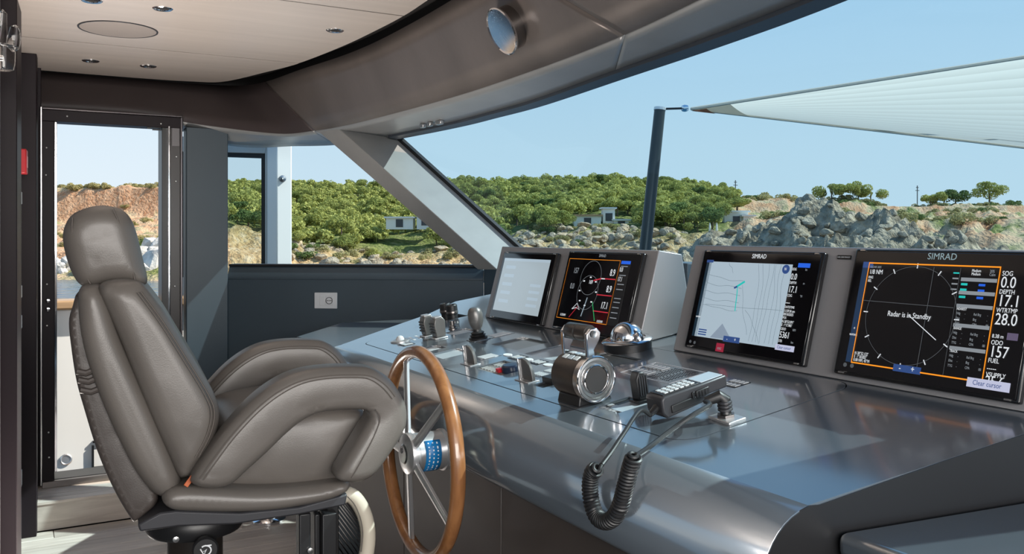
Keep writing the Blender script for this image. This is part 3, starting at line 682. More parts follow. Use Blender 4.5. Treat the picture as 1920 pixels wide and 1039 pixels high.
# ---- houses, parasols, pylons
plaster = mat('white plaster', (.80, .78, .74), .8); tile_m = mat('terracotta roof', (.50, .30, .17), .85, var=.2, vscale=4); win_m = mat('dark window', (.03, .035, .04), .2)
def house(name, label, px, py, d, blocks, tile=False):
    b0 = on_d(px, py, d); R = Matrix.Rotation(-YAW, 3, 'Z'); root = thing(name, label, 'house', b0)
    for (x, y_, z, sx_, sy_, sz, rf) in blocks:
        w_ = obj('wall', MB().box(b0 + R @ Vector((x, y_, z + sz / 2)), (sx_, sy_, sz), R), plaster, root)
        obj('roof', MB().box(b0 + R @ Vector((x, y_, z + sz + .1)), (sx_ + .5, sy_ + .5, .22), R), tile_m if rf else plaster, root)
        for k in range(max(1, int(sx_ / 2))):
            xx = x - sx_ / 2 + (k + .5) * sx_ / max(1, int(sx_ / 2)); fr = obj('window', MB().box(b0 + R @ Vector((xx, y_ - sy_ / 2 - .02, z + sz * .55)), (.95, .06, 1.05), R), win_m, root)
    return root
house('white_villa', 'white flat-roofed villa at the left end of the grey headland', 1386, 414, 118, [(0, 3, -1.2, 3.2, 3, 2.4, False), (1.4, 2, -1.6, 1.4, 3, 2.2, False)])
hs = house('tiled_house', 'low house with terracotta roof among the pines left of the mast', 1122, 412, 117, [(-1.4, 2, -1.2, 3.6, 3, 1.7, True), (1.6, 3, -1.0, 1.6, 2.5, 2.5, False), (3.2, 2.4, -1.4, 2.0, 2.5, 1.3, False)])
house('hillside_house', 'white house half hidden by pines beside the slanting pillar', 765, 416, 117, [(-1.2, 2, -1, 3.6, 3, 1.5, False), (2.2, 2, -1, 2.2, 3, 1.9, True)])
for k, (px, lab) in enumerate(((1331, 'closed white parasol nearer the mast'), (1344, 'closed white parasol nearer the villa'))):
    p = on_d(px, 438, 108); t_ = thing('parasol', lab, 'parasol', p)
    obj('canopy', MB().lathe([(.05, -.4), (.16, .1), (.10, 1.0), (.02, 1.35)], p, (0, 0, 1), 8), plaster, t_); obj('pole', MB().lathe([(.04, -1.5), (.04, -.3)], p, (0, 0, 1), 6), M['steel'], t_)
for px, py0, py1, d, lab in ((1379, 375, 338, 192, 'distant lattice pylon above the wooded ridge'), (1720, 385, 348, 192, 'distant thin pylon above the red cliff edge')):
    a, b_ = on_d(px, py0, d), on_d(px, py1, d); t_ = thing('pylon', lab, 'pylon', a)
    obj('mast', MB().tube([a, b_], .10, 5), M['char'], t_)
    obj('crossarm', MB().box(a.lerp(b_, .75), (1.2, .12, .12)).box(a.lerp(b_, .9), (.8, .12, .12)), M['char'], t_)
# ---- own boat outside: bulwark beyond the door, post and screen beyond the side window, mast and sail on the foredeck
BY = 5.95
bw = thing('bulwark', 'white bulwark with wooden cap rail outside the port door', 'bulwark', (.6, BY, 0))
zc = on_y(200, 560, BY).z; zl = on_y(200, 577, BY).z
obj('side_plate', MB().box((.6, BY + .06, (zl - .7) / 2 - .0), (3.2, .10, zl + .7)), M['white'], bw, bevel=.01)
obj('cap_rail', MB().box((.6, BY + .03, (zc + zl) / 2), (3.2, .20, zc - zl)), M['teak'], bw, bevel=.012)
p = on_y(124, 862, BY); obj('drain_cap', MB().lathe([(.034, .02), (.034, -.008), (.028, -.012), (.024, -.008), (.004, -.008)], p + Vector((0, .01, 0)), (0, 1, 0), 24), M['alu'], bw)
pa, pb = on_y(174, 842, BY), on_y(240, 870, BY)
mb = MB(); mb.box(((pa.x), BY, (pa.z + pb.z) / 2), (.012, .02, .16)); mb.box(((pa.x + pb.x) / 2, BY, pb.z), (pb.x - pa.x, .02, .012)); mb.box(((pa.x + pb.x) / 2, BY, pb.z + .16), (pb.x - pa.x, .02, .012)); mb.box((pb.x, BY, (pa.z + pb.z) / 2), (.012, .02, .16)); obj('hatch_frame', mb, M['black'], bw)
dk = obj('side_deck', MB().box((.8, 5.62, -.62), (4.0, .86, .10)), M['teak'], None); tag(dk, 'teak side deck strip outside the port door', 'deck', kind='structure')
PD = 5.75
post = thing('deck_post', 'white deck post with steel stud outside the port window', 'post', on_d(523, 560, PD))
def dpoly(pts, d): return [on_d(a, b_, d) for a, b_ in pts]
pa_, pb_, pc_ = on_d(519, 540, PD - .02), on_d(547, 540, PD + .03), on_d(501, 540, PD + .05)
obj('shaft', MB().prism([pc_, pa_, pb_, pb_ + Vector((.02, .12, 0)), pc_ + Vector((.05, .12, 0))], (0, 0, 1.2)), M['white'], post, bevel=.006)
p = on_d(530, 335, PD); ax = (on_d(530, 335, PD - 1) - p).normalized()
obj('stud', MB().lathe([(.022, 0), (.022, .015), (.012, .018), (.012, .04), (.019, .043), (.019, .06), (.010, .066), (.002, .067)], p, ax, 18), M['steel'], post)
scr = thing('side_screen', 'white framed glass screen with black gasket beside the white deck post', 'screen', on_d(462, 560, PD + .1))
def ringq(outer, inner, d, th):
    o_, i_ = dpoly(outer, d), dpoly(inner, d); mb_ = MB()
    for k in range(4):
        l = (k + 1) % 4; mb_.prism([o_[k], o_[l], i_[l], i_[k]], th)
    return mb_
obj('frame', ringq([(330, 560), (503, 560), (503, 262), (330, 255)], [(340, 520), (497, 520), (497, 288), (340, 284)], PD + .1, (.02, .06, 0)), mat('off white frame', (.52, .52, .50), .4), scr, bevel=.004)
obj('gasket', ringq([(340, 520), (497, 520), (497, 288), (340, 284)], [(348, 514), (490, 514), (490, 296), (348, 291)], PD + .11, (.02, .05, 0)), M['rubber'], scr)
obj('pane', MB().prism(dpoly([(348, 514), (490, 514), (490, 296), (348, 291)], PD + .13), (.002, .006, 0)), M['clear_glass'], scr)
# mast pole and shade sail
PO = 6.3
top, bot = on_d(1237, 207, PO), on_d(1200, 560, PO - .1)
pole = thing('sail_pole', 'raked dark blue pole on the foredeck holding the sail', 'pole', bot)
obj('tube', MB().tube([bot, top], [.044, .040], 20), mat('dark teal pole', (.012, .022, .027), .35), pole)
obj('end_cap', MB().tube([top, top + (top - bot).normalized() * .02], .043, 20), M['alu'], pole)
tipx = on_d(1284, 203, PO + .05)
sail = thing('shade_sail', 'white pleated shade sail stretched from the pole to starboard', 'sail', tipx)
t0 = on_d(1296, 204, PO + .1); U1, L1_ = on_d(2050, 80, PO - 1.0), on_d(2050, 288, PO + 2.5)
rows = []
NR, NCt = 34, 44
for j in range(NR + 1):
    v = j / NR; far = U1.lerp(L1_, v); row = []
    for i in range(NCt + 1):
        u = i / NCt; p = t0.lerp(far, u); p = p + Vector((0, 0, -.10 * math.sin(math.pi * v) * u)) + Vector((0, 0, .022 * (1 if j % 2 else -1) * u)); row.append(p)
    rows.append(row)
sm_ = bpy.data.materials.new('white sailcloth'); sm_.use_nodes = True; q = sm_.node_tree; b0 = q.nodes['Principled BSDF']; b0.inputs['Base Color'].default_value = (.80, .75, .66, 1); b0.inputs['Roughness'].default_value = .8
tr = q.nodes.new('ShaderNodeBsdfTranslucent'); tr.inputs[0].default_value = (.86, .80, .70, 1); mx = q.nodes.new('ShaderNodeMixShader'); mx.inputs[0].default_value = .62
q.links.new(b0.outputs[0], mx.inputs[1]); q.links.new(tr.outputs[0], mx.inputs[2]); q.links.new(mx.outputs[0], q.nodes['Material Output'].inputs[0])
def trans_mat(nm, c):
    m = mat(nm, c, .8); q = m.node_tree; t = q.nodes.new('ShaderNodeBsdfTranslucent'); t.inputs[0].default_value = (*c, 1); x = q.nodes.new('ShaderNodeMixShader'); x.inputs[0].default_value = .5
    q.links.new(q.nodes['Principled BSDF'].outputs[0], x.inputs[1]); q.links.new(t.outputs[0], x.inputs[2]); q.links.new(x.outputs[0], q.nodes['Material Output'].inputs[0]); return m
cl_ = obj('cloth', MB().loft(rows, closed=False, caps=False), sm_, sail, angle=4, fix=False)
at_ = cl_.data.color_attributes.new('pleat_shade', 'FLOAT_COLOR', 'POINT')          # pleat shading put into the colour: every other row greyer
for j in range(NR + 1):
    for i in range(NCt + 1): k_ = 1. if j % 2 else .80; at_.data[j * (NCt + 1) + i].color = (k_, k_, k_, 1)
q = sm_.node_tree; an = q.nodes.new('ShaderNodeAttribute'); an.attribute_name = 'pleat_shade'
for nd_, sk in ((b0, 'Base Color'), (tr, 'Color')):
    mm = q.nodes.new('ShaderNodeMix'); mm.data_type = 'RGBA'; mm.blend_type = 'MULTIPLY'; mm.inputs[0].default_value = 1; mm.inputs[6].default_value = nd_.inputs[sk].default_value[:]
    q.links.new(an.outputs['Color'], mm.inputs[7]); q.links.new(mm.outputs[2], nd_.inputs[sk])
def edge(v0, nm, vv=1.):
    pts = [rows[v0][i] for i in range(0, NCt + 1, 4)]; obj(nm, MB().tube(pts, .012, 6), mat('sail hem', (.70, .62, .50), .8), sail)
edge(0, 'upper_hem'); edge(NR, 'lower_hem')
pts = []
obj('seam', MB().tube([rows[NR][16], rows[31][26], rows[28][40], rows[27][44]], .006, 5), mat('sail seam', (.55, .48, .38), .8), sail)
c0 = [rows[j][0 if j else 0] for j in range(NR + 1)]
obj('corner_patch', MB().loft([[rows[j][i] + Vector((0, 0, -.008)) for j in range(0, NR + 1, 2)] for i in range(1, 6)], closed=False, caps=False), trans_mat('grey beige corner patch', (.62, .57, .47)), sail, fix=False)
obj('leather_tip', MB().loft([[rows[j][i] + Vector((0, 0, -.016)) for j in range(0, NR + 1, 2)] for i in range(0, 3)], closed=False, caps=False), trans_mat('brown leather tip', (.40, .17, .09)), sail, fix=False)
obj('shackle', MB().lathe([(.004, -.03), (.022, -.02), (.026, 0), (.022, .02), (.004, .03)], tipx, (tipx - top).normalized(), 14), M['chrome'], sail)
obj('rope', MB().tube([top + Vector((0, 0, .01)), tipx], .008, 6), M['black'], sail)
# ================================================================ HELM CONSOLE
KX, KZ, KS = 1.05, CAMZ - .38, .147                 # the console top rises forward by KS
KT = math.atan(KS); KEU = Vector((math.cos(KT), 0, math.sin(KT))); KEV = Vector((0, 1, 0)); KN = Vector((-math.sin(KT), 0, math.cos(KT)))
KO = Vector((KX, 0, KZ)); KR = Matrix((KEU, KEV, KN)).transposed()
def k3(u, v, h=0.): return KO + KEU * u + KEV * v + KN * h
def kuv(px, py):
    p = on_plane(px, py, KO, KN) - KO; return p.dot(KEU), p.y
def krect(pts):
    q = [kuv(*p) for p in pts]; us = [a for a, _ in q]; vs_ = [b for _, b in q]; return min(us), max(us), min(vs_), max(vs_)
def kbox(mb, u0, u1, v0, v1, h0, h1): return mb.box(k3((u0 + u1) / 2, (v0 + v1) / 2, (h0 + h1) / 2), (u1 - u0, v1 - v0, h1 - h0), KR)
console = thing('helm_console', 'long gunmetal helm console with inlaid control panel under the displays', 'helm console', (1.4, 2, 0))
# inlaid control panel outline
PU0, PU1 = .0, .272; PV0, PV1 = kuv(1270, 832)[1] - .02, kuv(700, 648)[1] + .02
PU0 = (kuv(1200, 807)[0] + kuv(800, 680)[0]) / 2; PU1 = (kuv(1400, 686)[0] + kuv(1000, 612)[0]) / 2
PV0 = kuv(1420, 784)[1]; PV1 = kuv(780, 621)[1]
outline = round_rect(PU0, PU1, PV0, PV1, .05)
rects = dict(
    window_a=[(926, 647), (980, 632), (1025, 642), (968, 657)],
    strip_b=[(791, 654), (817, 647), (834, 651), (806, 659)],
    strip_c=[(808, 667), (858, 653), (881, 659), (833, 673)],
    strip_top=[(840, 626), (874, 615.5), (886, 618), (852, 629)],
    keys_d=[(896, 692), (945, 676), (992, 688), (943, 704)],
    display_e=[(988, 664), (1057, 645), (1105, 657), (1036, 676)],
    recess_g=[(1094, 674), (1132, 662), (1199, 673), (1148, 689)],
    keys_i=[(1132, 763), (1180, 744), (1206, 752), (1160, 775)],
    strip_f=[(1004, 724), (1052, 708), (1064, 712), (1018, 728)])
RC = {k: krect(v) for k, v in rects.items()}
def rr(k, g=0.): a = RC[k]; return [(a[0] - g, a[2] - g), (a[1] + g, a[2] - g), (a[1] + g, a[3] + g), (a[0] - g, a[3] + g)]
cp = plate('control_panel', outline, [rr(k) for k in RC], lambda u, v, h: k3(u, v, h + .0005), .005, M['panel'], console)
kbase = MB(); kbox(kbase, PU0 - .01, PU1 + .01, PV0 - .01, PV1 + .01, -.03, -.008); obj('panel_tray', kbase, M['matte_black'], console)
# console top with the panel opening and the recess at the port end
def vp(u): return 3.03 + .58 * max(0, u)            # port edge flares out forward
def vstar(u): return .885 - .12 * u
UF, UB = -.06, 1.10
top_out = [(UF, vstar(UF)), (.45, vstar(.45)), (UB, vstar(UB)), (UB, 3.45), (.62, vp(.62) + .06), (.40, vp(.40)), (.2, vp(.2)), (.05, vp(.05)), (-.01, 3.02), (UF, 2.99)]
hole_p = round_rect(PU0 - .003, PU1 + .003, PV0 - .003, PV1 + .003, .053)
hu = [kuv(*p) for p in ((851, 588), (884, 577), (921, 566), (912, 594), (880, 592))]
ha, hb = max(.32, min(u for u, _ in hu)), .60
hole_b = [(.33, 3.03), (.47, 3.03), (.47, 3.20), (.36, 3.12)]
plate('console_top', top_out, [hole_p, hole_b], lambda u, v, h: k3(u, v, h), .012, M['console'], console)
mb = MB(); kbox(mb, .30, .50, 2.99, 3.24, -.14, -.13); kbox(mb, .30, .315, 2.99, 3.24, -.14, -.013); kbox(mb, .475, .49, 2.99, 3.24, -.14, -.013); kbox(mb, .30, .50, 3.21, 3.225, -.14, -.013); kbox(mb, .30, .50, 2.99, 3.005, -.14, -.013)
obj('stowage_recess', mb, M['black'], console)
# rounded nose and front: profile swept from starboard to port
nose = []
t0_ = k3(UF, 0)
cx, cz, R_ = t0_.x + .012, t0_.z - .098, .098
for k in range(15):
    a = math.radians(98 + 130 * k / 14); nose.append((cx + R_ * 1.05 * math.cos(a), cz + R_ * math.sin(a)))
prof = [(t0_.x + .02, t0_.z - .001), (t0_.x, t0_.z)] + nose[1:]
last = prof[-1]
def sweep(name, pr, y0, y1, m, port_round=0., **kw):
    rows_ = [[Vector((x, y0, z)) for x, z in pr], [Vector((x, y1, z)) for x, z in pr]]
    if port_round:
        for q in range(1, 9):
            a = q / 8 * math.pi / 2
            rows_.append([Vector((x + (t0_.x + .05 - x) * (1 - math.cos(a)), y1 + port_round * math.sin(a), z)) for x, z in pr])
    return obj(name, MB().loft(rows_, closed=False, caps=False), m, console, angle=50, **kw)
YS0 = vstar(UF); YS1 = 2.985
o = sweep('nose', prof, YS0, YS1, M['console'], port_round=.045); o.modifiers.new('t', 'SOLIDIFY').thickness = .004
FX = last[0] + .035
o = sweep('nose_return', [last, (last[0] + .02, last[1] - .012), (FX, last[1] - .016)], YS0, YS1, M['console'])
yy = YS0; seams = [1.77, 2.35, 2.95]
for y1 in seams:
    obj('front_panel', MB().box((FX + .02, (yy + y1) / 2, (last[1] - .016) / 2), (.04, y1 - yy - .004, last[1] - .02)), M['front'], console, bevel=.002); yy = y1
body = MB().loft([[k3(-.04, v, -.013), k3(.9, v, -.013), Vector((1.9, v, .02)), Vector((FX + .03, v, .02))] for v in (YS0 + .012, 2.95)])
obj('carcass', body, M['matte_black'], console)
# starboard end panel follows the nose
ep = [Vector((x, vstar(x - KX), z)) for x, z in prof[::-1]]; ep2 = [k3(.2, vstar(.2)), k3(1.0, vstar(1.0)), Vector((1.95, vstar(1.0), .02)), Vector((FX + .02, vstar(UF), .02)), Vector((last[0] + .03, vstar(UF), last[1]))]
obj('end_panel', MB().prism([p + Vector((0, -.002, -.0005)) for p in ep + ep2], (0, .014, 0)), M['black'], console)
pe = MB().prism([k3(.0, vp(0) - .02, -.012), k3(1.0, vp(1.0) - .02, -.012), Vector((1.9, vp(1.0) - .02, .02)), Vector((FX + .02, vp(0) - .02, .02))], (0, .015, 0))
obj('end_panel', pe, M['slate'], console)
# modules in the openings
def kpart(name, u0, u1, v0, v1, h0, h1, m, bev=.0006, parent=None):
    return obj(name, kbox(MB(), u0, u1, v0, v1, h0, h1), m, parent or console, bevel=bev, seg=1)
def module(k, name, face, depth=.007, frame=True):
    a = RC[k]
    return kpart(name, a[0] + .0008, a[1] - .0008, a[2] + .0008, a[3] - .0008, -.012, -depth + .0025, face)
def keys(parent, k, nu, nv, frac=.7, m=None, h=-.003, fu=(0, 1), fv=(0, 1), skip=()):
    a = RC[k] if isinstance(k, str) else k; U0 = a[0] + (a[1] - a[0]) * fu[0]; U1_ = a[0] + (a[1] - a[0]) * fu[1]; V0 = a[2] + (a[3] - a[2]) * fv[0]; V1 = a[2] + (a[3] - a[2]) * fv[1]
    for i in range(nu):
        for j in range(nv):
            if (i, j) in skip: continue
            uc = U0 + (i + .5) * (U1_ - U0) / nu; vc = V0 + (j + .5) * (V1 - V0) / nv; du = (U1_ - U0) / nu * frac / 2; dv = (V1 - V0) / nv * frac / 2
            obj('key', kbox(MB(), uc - du, uc + du, vc - dv, vc + dv, h - .002, h), m or M['button'], parent)
mod_a = module('window_a', 'recessed_display', M['lcd_dark'])
m_b = module('strip_b', 'key_strip', M['alu']); keys(m_b, 'strip_b', 1, 3, .6)
m_c = module('strip_c', 'key_strip', M['lcd']); 
m_t = module('strip_top', 'key_strip', M['alu']); keys(m_t, 'strip_top', 1, 6, .7)
m_d = module('keys_d', 'key_block', mat('speckled grey key block', (.22, .21, .20), .5, var=.3, vscale=120)); keys(m_d, 'keys_d', 2, 6, .55, mat('grey key', (.40, .40, .39), .45), fv=(.35, 1), fu=(.1, .9))
m_e = module('display_e', 'recessed_display', M['lcd'])
m_g = module('recess_g', 'recessed_display', M['lcd_dark'], depth=.008)
m_i = module('keys_i', 'key_block', M['black']); keys(m_i, 'keys_i', 2, 4, .6, fv=(.3, 1), fu=(0, .5)); 
a = RC['keys_i']; obj('small_display', kbox(MB(), a[0] + .014, a[1] - .005, a[2] + .008, a[2] + .055, -.006, -.002), M['lcd'], m_i)
m_f = module('strip_f', 'key_strip', M['black'])
# flat key rows without an opening: thin plates on the panel
def row(name, pts, nu, nv, frac=.7, plate_m=None):
    a = krect(pts); p = kpart(name, a[0], a[1], a[2], a[3], .0003, .0016, plate_m or M['panel']); keys(p, a, nu, nv, frac, h=.0030); return p
row('key_row', [(915, 633), (950, 622), (957, 624), (922, 635)], 1, 7, .7)
row('key_row', [(895, 673), (926, 663), (934, 665), (903, 676)], 1, 5, .7)
row('key_row', [(1002, 704), (1036, 692), (1046, 695), (1012, 708)], 2, 5, .65)
row('key_row', [(1352, 722), (1378, 712), (1404, 718), (1377, 728)], 2, 4, .65, M['black'])
row('key_row', [(955, 673), (976, 666), (988, 669), (967, 676)], 1, 3, .6, M['black'])
row('key_row', [(993, 681), (1013, 675), (1026, 678), (1006, 685)], 1, 3, .6, M['black'])
row('key_row', [(752, 648), (768, 642), (772, 643), (756, 650)], 1, 2, .7, M['black'])
for px, py in ((952, 666), (991, 675), (1028, 685)):
    u, v = kuv(px, py); obj('oval_label', MB().loft([[k3(u + .011 * math.cos(q * .3927), v + .02 * math.sin(q * .3927), h) for q in range(16)] for h in (.0004, .0022)]), M['label_white'], console)
for px, py in ((769, 634), (781, 631), (787, 634), (776, 637)):
    u, v = kuv(px, py); obj('legend', kbox(MB(), u - .004, u + .004, v - .011, v + .011, .0003, .0012), M['label_white'], console)
# white outlined alarm panel with a dotted grille
a = krect([(1167, 700), (1230, 680), (1322, 699), (1255, 720)]); lw = .0022
ol = MB()
for (u0, u1, v0, v1) in ((a[0], a[0] + lw, a[2], a[3]), (a[1] - lw, a[1], a[2], a[3]), (a[0], a[1], a[2], a[2] + lw), (a[0], a[1], a[3] - lw, a[3])): kbox(ol, u0, u1, v0, v1, .0003, .0012)
al_p = obj('alarm_outline', ol, M['label_white'], console)
keys(al_p, a, 2, 5, .6, h=.003, fv=(.56, .97), fu=(.12, .9))
g = MB()
for i in range(9):
    for j in range(11):
        if abs(j - 5) < 1: continue
        u = a[0] + (a[1] - a[0]) * (.15 + .7 * i / 8); v = a[2] + (a[3] - a[2]) * (.12 + .38 * j / 10); kbox(g, u - .0015, u + .0015, v - .0015, v + .0015, .0002, .0012)
go = obj('speaker_holes', g, M['matte_black'], console); go['kind'] = 'stuff'
# glass dome indicator at the port end
u, v = kuv(751, 640)
d_ = obj('dome_switch', MB().lathe([(.034, 0.), (.034, .004), (.028, .006), (.001, .006)], k3(u, v), KN, 24), M['alu'], console)
obj('dome', MB().lathe([(.015 * math.cos(q * .196), .006 + .014 * math.sin(q * .196)) for q in range(9)], k3(u, v), KN, 20), M['white_plastic'], d_)
def knob(px, py, prof, name, m, base=None):
    u, v = kuv(px, py); return obj(name, MB().lathe(prof, k3(u, v), KN, 24), m, console)
kn = knob(849, 617, [(.016, 0), (.016, .003), (.012, .005), (.012, .012), (.009, .014), (.009, .030), (.001, .031)], 'rotary_knob', M['dsteel'])
u, v = kuv(959, 694)
kn = obj('selector_knob', MB().lathe([(.026, -.004), (.026, .012), (.022, .016), (.001, .017)], k3(u, v), KN, 24), mat('blue black knob', (.012, .022, .05), .3), console)
obj('red_pointer', kbox(MB(), u - .030, u - .012, v + .018, v + .034, -.004, .006), M['red'], kn)
kpart('connector', *[q for q in (kuv(1037, 714)[0] - .018, kuv(1037, 714)[0] + .016, kuv(1037, 714)[1] - .022, kuv(1037, 714)[1] + .022)], -.006, .012, M['black'])
# ---- things standing on the console
def tog(px, py, lab):
    u, v = kuv(px, py); t_ = thing('toggle_lever', lab, 'lever', k3(u, v), 'paired toggle levers')
    obj('base_plate', kbox(MB(), u - .028, u + .022, v - .022, v + .022, 0, .006), M['alu'], t_, bevel=.003)
    hh = MB(); pr = [(-.020, .006), (.016, .006), (.020, .060), (.010, .074), (-.018, .070), (-.024, .050)]
    hh.loft([[k3(u + a, v - .019, b) for a, b in pr], [k3(u + a, v + .019, b) for a, b in pr]]); obj('handle', hh, M['grip_grey'], t_, bevel=.004)
    for q in range(4): obj('grip_rib', kbox(MB(), u - .026, u - .020, v - .017, v + .017, .020 + q * .010, .025 + q * .010), M['black'], t_)
    obj('lever_cap', kbox(MB(), u - .016, u + .010, v - .016, v + .016, .070, .076), M['alu'], t_, bevel=.002)
    return t_
tog(805, 630, 'grey toggle lever with ribbed grip, farther of the pair'); tog(825, 634, 'grey toggle lever with ribbed grip, nearer of the pair')
u, v = kuv(897, 637)
js = thing('joystick', 'black joystick with a bellows boot at the port end of the panel', 'joystick', k3(u, v))
obj('base_plate', kbox(MB(), u - .03, u + .03, v - .03, v + .03, 0, .003), M['panel'], js, bevel=.001)
obj('boot', MB().lathe([(.030, .003), (.031, .008), (.022, .011), (.027, .016), (.019, .019), (.023, .024), (.014, .029), (.012, .040)], k3(u, v), KN, 24), M['rubber'], js)
obj('handle', MB().lathe([(.012, .034), (.018, .042), (.024, .060), (.025, .084), (.022, .095), (.020, .100), (.014, .106), (.001, .108)], k3(u, v), KN, 24), M['grip_grey'], js)
def tab(px, py, lab, s=1.):
    u, v = kuv(px, py); t_ = thing('trim_lever', lab, 'lever', k3(u, v), 'half-round trim levers')
    pr = [(0, 0)] + [(.066 * s * (1 - math.cos(q * math.pi / 16)) * .5 + .0, .050 * s * math.cos((q - 4) * math.pi / 20)) for q in range(0, 9)]
    pr = [(0, 0), (.0, .050 * s), (.012 * s, .054 * s), (.030 * s, .050 * s), (.044 * s, .040 * s), (.052 * s, .026 * s), (.054 * s, .010 * s), (.054 * s, 0)]
    # blade stands across the panel, face towards the helmsman's side
    obj('blade', MB().loft([[k3(u + .003, v + .027 * s - a, b) for a, b in pr], [k3(u + .013, v + .027 * s - a, b) for a, b in pr]]), M['grip_grey'], t_, bevel=.002)
    obj('chrome_edge', kbox(MB(), u - .001, u + .015, v + .026 * s, v + .033 * s, 0, .052 * s), M['chrome'], t_, bevel=.001)
    obj('lever_base', kbox(MB(), u - .012, u + .022, v - .030 * s, v + .036 * s, 0, .003), M['alu'], t_, bevel=.001)
    return t_
tab(880, 684, 'half-round grey trim lever on the port side of the key block'); tab(986, 715, 'half-round grey trim lever between key block and throttle', 1.05)
# ---- throttle: drum across the boat with twin arms and a grip
def kq(px, py, h):                                       # point above the console top
    p0 = KO + KN * h; p = on_plane(px, py, p0, KN) - p0; return p.dot(KEU), p.y
u, vn = kq(1116, 711, .055); v = vn + .05; th = thing('throttle', 'chrome and dark steel twin-arm throttle with round drum', 'throttle', k3(u, v))
zc_ = .055; DR = .049; v0 = vn; v1 = vn + .108
obj('foot', MB().loft([[k3(u - .045, v0 + .01, 0), k3(u + .045, v0 + .01, 0), k3(u + .045, v1 - .01, 0), k3(u - .045, v1 - .01, 0)], [k3(u - .038, v0 + .012, .022), k3(u + .038, v0 + .012, .022), k3(u + .038, v1 - .012, .022), k3(u - .038, v1 - .012, .022)]]), M['black'], th, bevel=.003)
ct = k3(u, 0, zc_)
obj('drum', MB().lathe([(DR - .002, v0 + .012), (DR, v0 + .016), (DR, v1 - .004), (DR - .004, v1)], ct, KEV, 48), mat('dark bronze drum', (.075, .064, .057), .34, metal=.5), th)
obj('drum_face', MB().lathe([(.001, v0 - .004), (.030, v0 - .004), (.031, v0 - .001), (.040, v0 - .001), (.042, v0 - .004), (DR + .001, v0 - .003), (DR + .002, v0 + .002), (DR + .002, v0 + .013), (DR - .004, v0 + .014)], ct, KEV, 48), M['steel'], th)
obj('inner_disc', MB().lathe([(.001, v0 - .006), (.028, v0 - .006), (.028, v0 - .003)], ct, KEV, 40), M['dsteel'], th)
obj('chrome_ring', MB().tube([ct + KEV * (v0 - .005) + (KEU * math.cos(q * math.pi / 20) + KN * math.sin(q * math.pi / 20)) * .031 for q in range(40)], .0022, 8, loop=True), M['chrome'], th)
obj('chrome_ring', MB().tube([ct + KEV * (v0 - .004) + (KEU * math.cos(q * math.pi / 20) + KN * math.sin(q * math.pi / 20)) * (DR + .0005) for q in range(40)], .0022, 8, loop=True), M['chrome'], th)
kp = MB()
for i in range(2):
    for j in range(3):
        ang = math.radians(112 - 24 * i); c_ = ct + KEV * (v0 + .035 + j * .022) + (KEU * math.cos(ang) + KN * math.sin(ang)) * (DR + .001)
        rr_ = Matrix((KEV, (KEU * -math.sin(ang) + KN * math.cos(ang)), (KEU * math.cos(ang) + KN * math.sin(ang)))).transposed()
        obj('drum_key', MB().box(c_, (.016, .014, .003), rr_), M['lcd'] if j == 1 else M['button'], th, bevel=.0008, seg=1)
def arm(vv, w_, nm):
    pr = [(-.012, .045), (.024, .045), (.012, .085), (.014, .120), (.032, .148), (.030, .164), (.014, .172), (-.006, .166), (-.012, .150), (-.010, .09)]
    pr = [(-.020, .05), (.022, .05), (.010, .085), (.008, .118), (.026, .140), (.030, .154), (.022, .166), (.004, .168), (-.008, .156), (-.010, .130), (-.012, .09)]
    return obj(nm, MB().loft([[k3(u + a, vv, zc_ - .05 + b * .96) for a, b in pr], [k3(u + a, vv + w_, zc_ - .05 + b * .96) for a, b in pr]]), M['chrome'], th, bevel=.002)
arm(v0 + .001, .011, 'arm'); arm(v1 - .012, .011, 'arm')
gc = k3(u + .010, 0, zc_ + .098)
vm = (v0 + v1) / 2
obj('grip', MB().lathe([(.018, v0 + .013), (.019, v0 + .016), (.019, vm - .002), (.017, vm), (.017, vm)], gc, KEV, 28), mat('dark bronze grip', (.050, .042, .038), .34, metal=.3), th)
obj('grip', MB().lathe([(.017, vm + .001), (.019, vm + .003), (.019, v1 - .014), (.018, v1 - .012)], gc, KEV, 28), MATS['dark bronze grip'], th)
obj('grip_screw', MB().lathe([(.008, v0 - .0015), (.007, v0 - .003), (.003, v0 - .002), (.001, v0 - .002)], gc, KEV, 16), M['steel'], th)
# ---- chrome dome on a round black base (trackball style compass)
b0 = on_x(1176, 640, 1.475); u, v = (b0 - KO).dot(KEU), b0.y
dm = thing('compass', 'polished chrome dome compass on a round black base', 'compass', k3(u, v))
obj('base', MB().lathe([(.066, 0), (.068, .022), (.062, .026)], k3(u, v), KN, 40), M['black'], dm)
obj('flange', MB().lathe([(.070, .024), (.072, .027), (.066, .031), (.052, .032), (.05, .030)], k3(u, v), KN, 48), M['chrome'], dm)
obj('dome', MB().lathe([(.046 * math.cos(q * math.pi / 28), .031 + .046 * math.sin(q * math.pi / 28)) for q in range(14)] + [(.0005, .077)], k3(u, v), KN, 40), M['chrome'], dm)
obj('light_hood', MB().lathe([(.014 * math.cos(q * math.pi / 16), .031 + .022 * math.sin(q * math.pi / 16)) for q in range(8)] + [(.0005, .053)], k3(u, v - .052), KN, 20), M['chrome'], dm)
